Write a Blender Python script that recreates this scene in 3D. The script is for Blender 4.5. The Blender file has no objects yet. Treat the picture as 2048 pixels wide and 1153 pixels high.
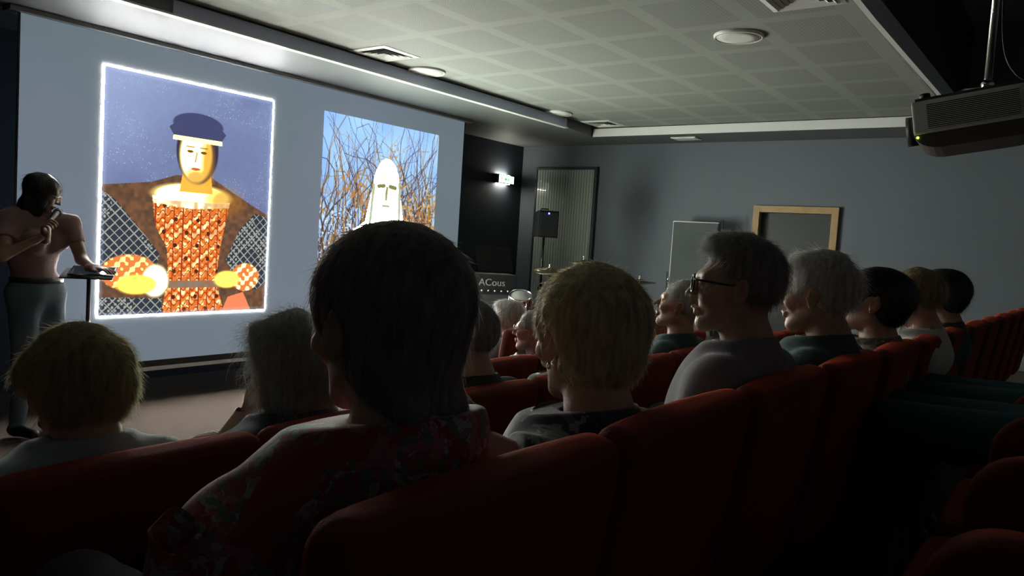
import bpy, bmesh, math, random
import numpy as np
from mathutils import Matrix, Vector
from math import sin, cos, pi, radians

SC = bpy.context.scene
COL = SC.collection

# ------------------------------------------------------------------ camera, world, exposure
def setup_view():
    yaw, pitch, roll, F = radians(36.56), radians(-3.69), radians(-3.65), 1530.0
    f = Vector((cos(yaw)*cos(pitch), sin(yaw)*cos(pitch), sin(pitch)))
    r = f.cross(Vector((0, 0, 1))).normalized()
    u = r.cross(f)
    R = r*cos(roll) - u*sin(roll)
    U = u*cos(roll) + r*sin(roll)
    cd = bpy.data.cameras.new('camera'); co = bpy.data.objects.new('camera', cd); COL.objects.link(co)
    m = Matrix((R, U, -f)).transposed().to_4x4(); m.translation = Vector((0, 0, 1.49))
    co.matrix_world = m
    cd.sensor_width = 36.0; cd.lens = F/2048*36.0; cd.clip_start = 0.02
    SC.camera = co
    SC.view_settings.view_transform = 'Standard'; SC.view_settings.look = 'None'
    SC.view_settings.gamma = 1; SC.view_settings.use_curve_mapping = False
    SC.view_settings.exposure = 0.0
    w = bpy.data.worlds.new('world'); SC.world = w; w.use_nodes = True
    b = w.node_tree.nodes['Background']
    b.inputs[0].default_value = (0.62, 0.70, 0.76, 1); b.inputs[1].default_value = 0.05
setup_view()

# ------------------------------------------------------------------ materials
def s2l(c):
    c = np.asarray(c, float)
    return np.where(c <= 0.04045, c/12.92, ((c+0.055)/1.055)**2.4)
MATS = {}
def mat(name, col, rough=0.6, metal=0.0, bump=None, sheen=0.0, emit=None, var=None, spec=0.5, coat=0.0):
    """principled material; bump=(scale, strength); var=(scale, second colour)"""
    if name in MATS: return MATS[name]
    m = bpy.data.materials.new(name); m.use_nodes = True; nt = m.node_tree
    p = nt.nodes['Principled BSDF']
    p.inputs['Base Color'].default_value = (*col, 1)
    p.inputs['Roughness'].default_value = rough
    p.inputs['Metallic'].default_value = metal
    p.inputs['Specular IOR Level'].default_value = spec
    p.inputs['Coat Weight'].default_value = coat
    if sheen:
        p.inputs['Sheen Weight'].default_value = sheen
        p.inputs['Sheen Roughness'].default_value = 0.45
        p.inputs['Sheen Tint'].default_value = (*[min(1, c*3+0.05) for c in col], 1)
    if emit:
        p.inputs['Emission Color'].default_value = (*emit[0], 1)
        p.inputs['Emission Strength'].default_value = emit[1]
    tc = nt.nodes.new('ShaderNodeTexCoord')
    if bump:
        n = nt.nodes.new('ShaderNodeTexNoise'); n.inputs['Scale'].default_value = bump[0]; n.inputs['Detail'].default_value = 5
        b = nt.nodes.new('ShaderNodeBump'); b.inputs['Strength'].default_value = bump[1]; b.inputs['Distance'].default_value = 0.01
        nt.links.new(tc.outputs['Object'], n.inputs['Vector']); nt.links.new(n.outputs[0], b.inputs['Height'])
        nt.links.new(b.outputs[0], p.inputs['Normal'])
    if var:
        n = nt.nodes.new('ShaderNodeTexNoise'); n.inputs['Scale'].default_value = var[0]; n.inputs['Detail'].default_value = 4
        r = nt.nodes.new('ShaderNodeValToRGB')
        r.color_ramp.elements[0].position = 0.38; r.color_ramp.elements[1].position = 0.62
        r.color_ramp.elements[0].color = (*col, 1); r.color_ramp.elements[1].color = (*var[1], 1)
        nt.links.new(tc.outputs['Object'], n.inputs['Vector']); nt.links.new(n.outputs[0], r.inputs[0])
        nt.links.new(r.outputs[0], p.inputs['Base Color'])
    MATS[name] = m
    return m

def mix_sh(nt, a, b, fac):
    n = nt.nodes.new('ShaderNodeMixShader')
    if isinstance(fac, float): n.inputs[0].default_value = fac
    else: nt.links.new(fac, n.inputs[0])
    nt.links.new(a, n.inputs[1]); nt.links.new(b, n.inputs[2]); return n.outputs[0]

def hair_mat(name, col, trans=0.5):
    if name in MATS: return MATS[name]
    m = bpy.data.materials.new(name); m.use_nodes = True; nt = m.node_tree
    p = nt.nodes['Principled BSDF']; out = nt.nodes['Material Output']
    tc = nt.nodes.new('ShaderNodeTexCoord'); mp = nt.nodes.new('ShaderNodeMapping')
    mp.inputs['Scale'].default_value = (90, 90, 12)
    n = nt.nodes.new('ShaderNodeTexNoise'); n.inputs['Scale'].default_value = 1.0; n.inputs['Detail'].default_value = 3
    r = nt.nodes.new('ShaderNodeValToRGB')
    r.color_ramp.elements[0].position = 0.3; r.color_ramp.elements[1].position = 0.7
    r.color_ramp.elements[0].color = (*[c*0.6 for c in col], 1); r.color_ramp.elements[1].color = (*[min(1, c*1.25) for c in col], 1)
    nt.links.new(tc.outputs['Object'], mp.inputs[0]); nt.links.new(mp.outputs[0], n.inputs['Vector'])
    nt.links.new(n.outputs[0], r.inputs[0]); nt.links.new(r.outputs[0], p.inputs['Base Color'])
    p.inputs['Roughness'].default_value = 0.42; p.inputs['Specular IOR Level'].default_value = 0.45
    b = nt.nodes.new('ShaderNodeBump'); b.inputs['Strength'].default_value = 0.35; b.inputs['Distance'].default_value = 0.004
    nt.links.new(n.outputs[0], b.inputs['Height']); nt.links.new(b.outputs[0], p.inputs['Normal'])
    t = nt.nodes.new('ShaderNodeBsdfTranslucent'); nt.links.new(r.outputs[0], t.inputs[0])
    nt.links.new(mix_sh(nt, p.outputs[0], t.outputs[0], trans), out.inputs[0])
    MATS[name] = m; return m

def vcol_emit(name, strength):
    m = bpy.data.materials.new(name); m.use_nodes = True; nt = m.node_tree; nt.nodes.clear()
    a = nt.nodes.new('ShaderNodeAttribute'); a.attribute_name = 'picture'
    e = nt.nodes.new('ShaderNodeEmission'); e.inputs[1].default_value = strength
    o = nt.nodes.new('ShaderNodeOutputMaterial')
    nt.links.new(a.outputs['Color'], e.inputs[0]); nt.links.new(e.outputs[0], o.inputs[0]); return m

# ------------------------------------------------------------------ object helpers
def link(name, me, m=None, parent=None, smooth=False):
    o = bpy.data.objects.new(name, me); COL.objects.link(o)
    if m is not None: me.materials.append(m)
    if parent is not None: o.parent = parent
    if smooth: me.shade_smooth()
    return o
def tag(o, label, cat, group=None, kind=None):
    if label: o['label'] = label
    if cat: o['category'] = cat
    if group: o['group'] = group
    if kind: o['kind'] = kind
    return o
def empty(name, loc, rz=0, rot=None):
    o = bpy.data.objects.new(name, None); COL.objects.link(o); o.location = loc
    o.rotation_euler = rot if rot else (0, 0, rz); o.empty_display_size = 0.1
    return o
def BM(): return bmesh.new()
def fin(bm, name, m, parent=None, smooth=False, bevel=0.0):
    if bevel:
        bmesh.ops.bevel(bm, geom=list(bm.edges), offset=bevel, segments=2, affect='EDGES', profile=0.7)
    bmesh.ops.recalc_face_normals(bm, faces=list(bm.faces))
    me = bpy.data.meshes.new(name); bm.to_mesh(me); bm.free()
    return link(name, me, m, parent, smooth)
def box(bm, lo, hi, M=None):
    vs = [bm.verts.new((x, y, z)) for x in (lo[0], hi[0]) for y in (lo[1], hi[1]) for z in (lo[2], hi[2])]
    for q in ((0,1,3,2),(4,6,7,5),(0,4,5,1),(2,3,7,6),(0,2,6,4),(1,5,7,3)): bm.faces.new([vs[i] for i in q])
    if M is not None:
        for v in vs: v.co = M @ v.co
    return vs
def tube(bm, pts, r, n=10, caps=True):
    pts = [Vector(p) for p in pts]; rs = r if isinstance(r, (list, tuple)) else [r]*len(pts)
    rings = []; prev = None
    for i, p in enumerate(pts):
        d = (pts[min(i+1, len(pts)-1)] - pts[max(i-1, 0)]).normalized()
        if prev is None:
            a = d.cross(Vector((0, 0, 1)) if abs(d.z) < 0.9 else Vector((1, 0, 0))).normalized()
        else: a = (prev - d*prev.dot(d)).normalized()
        prev = a; b = d.cross(a)
        rings.append([bm.verts.new(p + (a*cos(2*pi*k/n) + b*sin(2*pi*k/n))*rs[i]) for k in range(n)])
    for i in range(len(rings)-1):
        for k in range(n):
            bm.faces.new((rings[i][k], rings[i][(k+1) % n], rings[i+1][(k+1) % n], rings[i+1][k]))
    if caps: bm.faces.new(rings[0][::-1]); bm.faces.new(rings[-1])
def lathe(bm, prof, n=32, M=None):
    """prof = [(r, z)...] around z"""
    rings = []
    for r, z in prof:
        if r < 1e-6: rings.append([bm.verts.new((0, 0, z))])
        else: rings.append([bm.verts.new((r*cos(2*pi*k/n), r*sin(2*pi*k/n), z)) for k in range(n)])
    for a, b in zip(rings, rings[1:]):
        for k in range(n):
            q = [a[k % len(a)], a[(k+1) % len(a)], b[(k+1) % len(b)], b[k % len(b)]]
            u = []
            for v in q:
                if v not in u: u.append(v)
            if len(u) > 2: bm.faces.new(u)
    if M is not None:
        for rg in rings:
            for v in rg: v.co = M @ v.co
def look(p, d):
    """matrix whose z axis points along d, at p"""
    return Matrix.Translation(Vector(p)) @ Vector(d).to_track_quat('Z', 'Y').to_matrix().to_4x4()

# ------------------------------------------------------------------ signed-distance modelling (numpy)
def el(c, r, R=None):
    c = np.array(c, np.float32); r = np.array(r, np.float32)
    def f(P):
        q = P - c
        if R is not None: q = q @ R
        q = q / r
        k = np.sqrt((q*q).sum(1)) + 1e-9
        k1 = np.sqrt(((q/r)**2).sum(1)) + 1e-9
        return k*(k-1)/k1
    return f
def rc(a, b, ra, rb=None):
    a = np.array(a, np.float32); b = np.array(b, np.float32); rb = ra if rb is None else rb
    ab = b - a; L = float(ab @ ab) + 1e-12
    def f(P):
        q = P - a
        t = np.clip(q @ ab / L, 0, 1)
        d = q - t[:, None]*ab
        return np.sqrt((d*d).sum(1)) - (ra + (rb-ra)*t)
    return f
def rbox(c, h, r, R=None):
    c = np.array(c, np.float32); h = np.array(h, np.float32) - r
    def f(P):
        q = P - c
        if R is not None: q = q @ R
        q = np.abs(q) - h
        return np.sqrt((np.maximum(q, 0)**2).sum(1)) + np.minimum(q.max(1), 0) - r
    return f
def smin(a, b, k):
    h = np.maximum(k - np.abs(a-b), 0)/k
    return np.minimum(a, b) - h*h*k*0.25
def smax(a, b, k): return -smin(-a, -b, k)
def uni(fs, k):
    def f(P):
        d = fs[0](P)
        for g in fs[1:]:
            if isinstance(g, tuple): d = smin(d, g[0](P), g[1])
            else: d = smin(d, g(P), k)
        return d
    return f
def xf(f, c, R):
    c = np.array(c, np.float32); R = np.array(R, np.float32)
    return lambda P: f((P-c) @ R)
def rotm(rx, ry, rz):
    return np.array((Matrix.Rotation(rz, 3, 'Z') @ Matrix.Rotation(rx, 3, 'X') @ Matrix.Rotation(ry, 3, 'Y')), np.float32)

def snet(f, lo, hi, h):
    ax = [np.arange(lo[i], hi[i]+h, h, dtype=np.float32) for i in range(3)]
    n = [len(a) for a in ax]
    G = np.stack(np.meshgrid(*ax, indexing='ij'), -1).reshape(-1, 3)
    V = np.concatenate([f(c) for c in np.array_split(G, max(1, len(G)//400000))]).reshape(n)
    s = V < 0
    cn = [n[0]-1, n[1]-1, n[2]-1]
    def co(A, i, j, k): return A[i:i+cn[0], j:j+cn[1], k:k+cn[2]]
    cnt = sum(co(s, i, j, k).astype(np.int8) for i in (0, 1) for j in (0, 1) for k in (0, 1))
    act = (cnt > 0) & (cnt < 8)
    I = np.argwhere(act)
    pos = np.zeros((len(I), 3)); num = np.zeros(len(I))
    corners = [(i, j, k) for i in (0, 1) for j in (0, 1) for k in (0, 1)]
    for a in corners:
        for b in corners:
            if sum(abs(x-y) for x, y in zip(a, b)) != 1 or a > b: continue
            va = V[I[:, 0]+a[0], I[:, 1]+a[1], I[:, 2]+a[2]]; vb = V[I[:, 0]+b[0], I[:, 1]+b[1], I[:, 2]+b[2]]
            m = (va < 0) != (vb < 0)
            t = np.where(m, va/(va-vb+1e-20), 0)
            p = np.array(a) + t[:, None]*(np.array(b)-np.array(a))
            pos[m] += p[m]; num[m] += 1
    pos = (pos/num[:, None] + I)*h + np.array([a[0] for a in ax])
    idx = -np.ones(cn, np.int64); idx[act] = np.arange(len(I))
    Q = []
    for axis in range(3):
        o1, o2 = [(1, 2), (2, 0), (0, 1)][axis]
        sl = [slice(None)]*3; sl2 = [slice(None)]*3
        sl[axis] = slice(0, -1); sl2[axis] = slice(1, None)
        A = s[tuple(sl)]; B = s[tuple(sl2)]
        E = np.argwhere(A != B)
        E = E[(E[:, o1] > 0) & (E[:, o2] > 0) & (E[:, o1] < n[o1]-1) & (E[:, o2] < n[o2]-1)]
        d1 = np.zeros(3, int); d1[o1] = 1; d2 = np.zeros(3, int); d2[o2] = 1
        q = np.stack([idx[tuple((E-d1-d2).T)], idx[tuple((E-d2).T)], idx[tuple(E.T)], idx[tuple((E-d1).T)]], 1)
        fl = ~A[tuple(E.T)]
        q[fl] = q[fl][:, ::-1]
        Q.append(q)
    Q = np.concatenate(Q); Q = Q[(Q >= 0).all(1)]
    return pos.astype(np.float32), Q

def qmesh(name, parts):
    """parts = [(verts, quads)...] joined in one mesh"""
    vs, qs, off = [], [], 0
    for v, q in parts:
        vs.append(v); qs.append(q+off); off += len(v)
    V = np.concatenate(vs); Q = np.concatenate(qs)
    me = bpy.data.meshes.new(name)
    me.vertices.add(len(V)); me.vertices.foreach_set('co', V.astype(np.float32).ravel())
    me.loops.add(len(Q)*4); me.loops.foreach_set('vertex_index', Q.astype(np.int32).ravel())
    me.polygons.add(len(Q)); me.polygons.foreach_set('loop_start', np.arange(0, len(Q)*4, 4, dtype=np.int32))
    me.polygons.foreach_set('loop_total', np.full(len(Q), 4, np.int32))
    me.update(); me.validate(); me.shade_smooth()
    return me

# ================================================================== THE ROOM
ZS, ZM = 2.85, 2.955          # soffit and main ceiling heights
XW, YA, YS = 9.2, 6.77, 5.95   # right wall, far wall, screen plane
M_navy = mat('navy wall paint', (0.022, 0.030, 0.040), 0.7, bump=(60, .05))
M_grey = mat('grey wall paint', (0.150, 0.175, 0.205), 0.75, bump=(80, .05), var=(0.5, (0.135, 0.16, 0.185)))
M_ceil = mat('ceiling paint', (0.23, 0.25, 0.24), 0.8, bump=(40, .05))
M_soff = mat('soffit paint', (0.12, 0.13, 0.13), 0.6, bump=(40, .05))
M_black = mat('black plastic', (0.012, 0.013, 0.015), 0.45, bump=(300, .08))
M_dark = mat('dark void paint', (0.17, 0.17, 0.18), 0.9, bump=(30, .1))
M_white = mat('white painted metal', (0.75, 0.77, 0.76), 0.4, bump=(200, .02))
M_chrome = mat('chrome', (0.8, 0.82, 0.85), 0.15, 1.0, bump=(100, .01))

def struct(name, fn, m, bevel=0, parent=None):
    bm = BM(); fn(bm); o = fin(bm, name, m, parent, bevel=bevel)
    if parent is None: o['kind'] = 'structure'
    return o
# floor: flat stage area, then shallow terraces rising towards the camera
M_carpet = mat('brown carpet', (0.10, 0.072, 0.052), 0.95, bump=(500, .5), var=(60, (0.12, 0.086, 0.064)))
FZ = {0: 0.49, 1: 0.30, 2: 0.11, 3: 0.0}
def f_(bm):
    prof = [(6.9, 0), (2.10, 0), (2.10, .11), (1.38, .11), (1.38, .30), (.50, .30), (.50, .49), (-3, .49), (-3, -.1), (6.9, -.1)]
    a = [bm.verts.new((-3.2, y, z)) for y, z in prof]; b = [bm.verts.new((9.4, y, z)) for y, z in prof]
    for i in range(len(prof)):
        j = (i+1) % len(prof); bm.faces.new((a[i], b[i], b[j], a[j]))
    bm.faces.new(a); bm.faces.new(b[::-1])
struct('floor', f_, M_carpet)
struct('wall_front', lambda bm: box(bm, (-3.2, YA, 0), (9.4, YA+.15, 4.2)), M_navy)
# right wall with the door opening left free
DY0, DY1, DZ = 2.34, 3.17, 2.0
def wr(bm):
    box(bm, (XW, DY1, 0), (XW+.15, YA, 4.2)); box(bm, (XW, -3, 0), (XW+.15, DY0, 4.2)); box(bm, (XW, DY0, DZ), (XW+.15, DY1, 4.2))
struct('wall_right', wr, M_grey)
struct('wall_left', lambda bm: box(bm, (-3.35, -3, 0), (-3.2, YA, 4.2)), M_navy)
# soffit: band over the screen plus band along the right wall, chamfered inner corner
YF, XF = 5.05, 8.45
def sof(bm):
    pts = [(-3.2, YF), (7.64, YF), (XF, 5.15), (XF, 1.1), (XW, 1.1), (XW, YA), (-3.2, YA)]
    a = [bm.verts.new((x, y, ZS)) for x, y in pts]; b = [bm.verts.new((x, y, ZM+.1)) for x, y in pts]
    bm.faces.new(a); bm.faces.new(b[::-1])
    for i in range(len(pts)):
        j = (i+1) % len(pts); bm.faces.new((a[i], a[j], b[j], b[i]))
struct('trim_1', sof, M_soff)
# bright lip along the soffit edge above the screen and the bluish face board
struct('trim_2', lambda bm: (box(bm, (2.77, YF-.035, ZS-.005), (7.64, YF-.001, ZM-.015))), mat('fascia board', (0.60, 0.68, 0.92), 0.5, bump=(50, .03)), bevel=.003)
struct('trim_3', lambda bm: box(bm, (-3.2, YF-.045, ZS-.018), (7.66, YF+.02, ZS-.004)), M_white, bevel=.003)
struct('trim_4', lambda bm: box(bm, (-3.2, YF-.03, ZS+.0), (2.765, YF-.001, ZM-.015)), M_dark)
struct('trim_5', lambda bm: box(bm, (XF-.02, 1.1, ZS-.006), (XF-.001, 5.13, ZM-.012)), M_white, bevel=.003)
# perforated main ceiling
def ceil_mat():
    m = bpy.data.materials.new('perforated ceiling tiles'); m.use_nodes = True; nt = m.node_tree; p = nt.nodes['Principled BSDF']
    N = nt.nodes.new; L = nt.links.new
    tc = N('ShaderNodeTexCoord'); sx = N('ShaderNodeSeparateXYZ'); L(tc.outputs['Object'], sx.inputs[0])
    def mth(op, a, b=None, c=None):
        n = N('ShaderNodeMath'); n.operation = op
        for i, v in enumerate((a, b, c)):
            if v is None: continue
            if isinstance(v, (int, float)): n.inputs[i].default_value = v
            else: L(v, n.inputs[i])
        return n.outputs[0]
    px, py = .645, .57
    def cell(s, off, pitch): return mth('FRACT', mth('DIVIDE', mth('SUBTRACT', s, off), pitch))
    def inside(fr, w): return mth('MULTIPLY', mth('GREATER_THAN', fr, w), mth('LESS_THAN', fr, 1-w))
    cx, cy = cell(sx.outputs[0], 3.53-.645*10, px), cell(sx.outputs[1], 4.09-.57*10, py)
    tile = mth('MULTIPLY', inside(cx, .085), inside(cy, .095))
    hx = mth('SUBTRACT', cell(sx.outputs[0], 0, .0215), .5); hy = mth('SUBTRACT', cell(sx.outputs[1], 0, .0215), .5)
    d = mth('SQRT', mth('ADD', mth('MULTIPLY', hx, hx), mth('MULTIPLY', hy, hy)))
    hole = mth('MULTIPLY', mth('LESS_THAN', d, .27), tile)
    mx = N('ShaderNodeMix'); mx.data_type = 'RGBA'; L(hole, mx.inputs[0])
    mx.inputs[6].default_value = (0.265, 0.285, 0.265, 1); mx.inputs[7].default_value = (0.165, 0.18, 0.17, 1)
    mx2 = N('ShaderNodeMix'); mx2.data_type = 'RGBA'; L(tile, mx2.inputs[0])
    mx2.inputs[6].default_value = (0.29, 0.31, 0.29, 1); L(mx.outputs[2], mx2.inputs[7])
    L(mx2.outputs[2], p.inputs['Base Color']); p.inputs['Roughness'].default_value = .75
    return m
def mc(bm):
    box(bm, (-3.2, 1.16, ZM), (XF+.02, YF, ZM+.08))
struct('ceiling', mc, ceil_mat())
# edge of the lowered ceiling, slightly bowed, with its pale lip
def lip(bm):
    n = 24
    A = []
    for i in range(n+1):
        x = -3.2 + (XF+3.2)*i/n
        y = 1.12 + (.045 if x < 5 else .045*max(0, 1-(x-5)/3.4)) 
        A.append([bm.verts.new((x, y-dy, z)) for dy, z in ((0, ZM-.012), (.035, ZM-.012), (.035, 3.08), (0, 3.08))])
    for a, b in zip(A, A[1:]):
        for k in range(4): bm.faces.new((a[k], a[(k+1) % 4], b[(k+1) % 4], b[k]))
    bm.faces.new(A[0]); bm.faces.new(A[-1][::-1])
struct('trim_6', lip, M_white)
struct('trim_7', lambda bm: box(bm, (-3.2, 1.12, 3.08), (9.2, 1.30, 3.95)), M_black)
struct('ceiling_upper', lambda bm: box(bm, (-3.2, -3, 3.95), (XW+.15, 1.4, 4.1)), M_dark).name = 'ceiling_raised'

# door: pine frame round a dark leaf in the right wall
M_pine = mat('pine', (0.45, 0.30, 0.14), 0.5, bump=(30, .1), var=(8, (0.40, 0.27, 0.12)))
def dframe(bm):
    w = .075; x0, x1 = XW-.045, XW+.02
    box(bm, (x0, DY1-.002, 0), (x1, DY1+w, DZ+w)); box(bm, (x0, DY0-w, 0), (x1, DY0+.002, DZ+w)); box(bm, (x0, DY0+.002, DZ-.002), (x1, DY1-.002, DZ+w))
dr = struct('door_1', lambda bm: box(bm, (XW+.06, DY0+.004, 0.0), (XW+.10, DY1-.004, DZ-.004)), mat('dark door leaf', (0.04, 0.046, 0.044), .5, bump=(20, .05)))
bm = BM(); dframe(bm); fin(bm, 'door_frame', M_pine, dr, bevel=.004)
bm = BM(); tube(bm, [(XW+.06, DY0+.09, 1.02), (XW+.0, DY0+.09, 1.02), (XW-.0, DY0+.2, 1.02)], .01); fin(bm, 'door_handle', M_chrome, dr, True)
# tall ribbed glossy panel in a dark frame (a folding door) in the corner
M_rib = mat('ribbed pale panel', (0.42, 0.48, 0.43), 0.22, bump=(3, .02), coat=.6)
PY0, PY1, PZ = 5.50, 6.47, 2.51
def ribs(bm):
    n = 22; pts = []
    w = (PY1-PY0)/n
    for i in range(n):
        y = PY0+i*w
        pts += [(XW-.028, y), (XW-.028, y+w*.80), (XW-.018, y+w*.86), (XW-.018, y+w*.94)]
    pts.append((XW-.028, PY1))
    a = [bm.verts.new((x, y, .02)) for x, y in pts]; b = [bm.verts.new((x, y, PZ)) for x, y in pts]
    for i in range(len(pts)-1): bm.faces.new((a[i], a[i+1], b[i+1], b[i]))
    c = [bm.verts.new((XW-.002, y, z)) for y, z in ((PY0, .02), (PY1, .02), (PY1, PZ), (PY0, PZ))]
    bm.faces.new(c); bm.faces.new((a[0], b[0], c[3], c[0])); bm.faces.new((a[-1], c[1], c[2], b[-1]))
dp = struct('door_2', ribs, M_rib)
def pf(bm):
    t = .045
    box(bm, (XW-.06, PY0-t, 0), (XW-.001, PY0, PZ+.03)); box(bm, (XW-.04, PY1, 0), (XW-.001, PY1+.02, PZ+.03)); box(bm, (XW-.04, PY0, PZ), (XW-.001, PY1, PZ+.03))
bm = BM(); pf(bm); fin(bm, 'door_frame', mat('dark metal frame', (0.03, 0.036, 0.04), .4, bump=(80, .03)), dp)

# ================================================================== PROJECTION SCREEN AND ITS PICTURES
SX0, SX1, SZ0, SZ1 = 2.205, 6.885, .325, 2.835
scr = empty('projection_screen', ((SX0+SX1)/2, YS, SZ0))
tag(scr, 'huge pale grey-blue projection screen with two lit pictures, hanging behind the presenter', 'projection screen')
def loc(o): o.location = -Vector(scr.location); return o
def scr_mat():
    m = bpy.data.materials.new('lit screen fabric'); m.use_nodes = True; nt = m.node_tree; p = nt.nodes['Principled BSDF']
    p.inputs['Base Color'].default_value = (.12, .125, .125, 1); p.inputs['Roughness'].default_value = .8
    tc = nt.nodes.new('ShaderNodeTexCoord'); n = nt.nodes.new('ShaderNodeTexNoise'); n.inputs['Scale'].default_value = .45; n.inputs['Detail'].default_value = 1
    r = nt.nodes.new('ShaderNodeValToRGB'); r.color_ramp.elements[0].position = .35; r.color_ramp.elements[1].position = .65
    r.color_ramp.elements[0].color = (*s2l([.395, .45, .475]), 1); r.color_ramp.elements[1].color = (*s2l([.43, .475, .535]), 1)
    nt.links.new(tc.outputs['Object'], n.inputs['Vector']); nt.links.new(n.outputs[0], r.inputs[0])
    nt.links.new(r.outputs[0], p.inputs['Emission Color']); p.inputs['Emission Strength'].default_value = .95
    return m
bm = BM(); box(bm, (SX0, YS, SZ0), (SX1, YS+.006, SZ1)); loc(fin(bm, 'screen_sheet', scr_mat(), scr))
bm = BM(); box(bm, (SX0-.01, YS-.004, SZ0-.05), (SX1+.01, YS+.01, SZ0)); box(bm, (SX1, YS-.004, SZ0), (SX1+.012, YS+.01, SZ1)); box(bm, (SX0-.012, YS-.004, SZ0), (SX0, YS+.01, SZ1))
loc(fin(bm, 'border', M_black, scr))
bm = BM(); box(bm, (SX0-.02, YS-.015, SZ0-.082), (SX1+.02, YS+.02, SZ0-.052)); loc(fin(bm, 'weight_bar', mat('pale bar', (.8, .84, .88), .4, bump=(90, .02)), scr, bevel=.004))
bm = BM(); box(bm, (SX0-.08, YS-.05, ZS-.035), (SX1+.08, YS+.09, ZS-.002)); loc(fin(bm, 'roller_case', mat('grey roller case', (.28, .29, .29), .5, bump=(90, .02)), scr, bevel=.005))

rng = np.random.default_rng(7)
def noise2(H, W, cells, r=rng):
    g = r.random((cells[0]+2, cells[1]+2)); y = np.linspace(0, cells[0], H); x = np.linspace(0, cells[1], W)
    yi = y.astype(int); xi = x.astype(int); fy = (y-yi)[:, None]; fx = (x-xi)[None]
    fy = fy*fy*(3-2*fy); fx = fx*fx*(3-2*fx)
    return (g[yi][:, xi]*(1-fy)*(1-fx)+g[yi+1][:, xi]*fy*(1-fx)+g[yi][:, xi+1]*(1-fy)*fx+g[yi+1][:, xi+1]*fy*fx)
class Pic:
    """a painted picture; u to the right 0..1, v downwards 0..1, sRGB colours"""
    def __init__(s, W, H, asp):
        s.W, s.H = W, H; s.u, s.v = np.meshgrid((np.arange(W)+.5)/W, (np.arange(H)+.5)/H); s.a = asp
        s.im = np.zeros((H, W, 3))
    def put(s, m, c):
        m = np.clip(m, 0, 1)[..., None]; s.im = s.im*(1-m) + np.asarray(c, float)*m
    def ell(s, cx, cy, rx, ry, soft=.08):
        d = np.sqrt(((s.u-cx)/rx)**2 + ((s.v-cy)/ry)**2); return np.clip((1-d)/soft+.5, 0, 1)
    def poly(s, pts):
        m = np.zeros((s.H, s.W), bool); n = len(pts)
        for i in range(n):
            x0, y0 = pts[i]; x1, y1 = pts[(i+1) % n]
            if y0 == y1: continue
            c = (s.v >= min(y0, y1)) & (s.v < max(y0, y1))
            m ^= c & (s.u < x0+(s.v-y0)*(x1-x0)/(y1-y0))
        return m.astype(float)
    def seg(s, x0, y0, x1, y1, w):
        dx, dy = (x1-x0), (y1-y0)*s.a; px, py = s.u-x0, (s.v-y0)*s.a
        t = np.clip((px*dx+py*dy)/(dx*dx+dy*dy+1e-12), 0, 1)
        return np.clip((w-np.sqrt((px-t*dx)**2+(py-t*dy)**2))/(.4/s.W*2)+.5, 0, 1)
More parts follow.
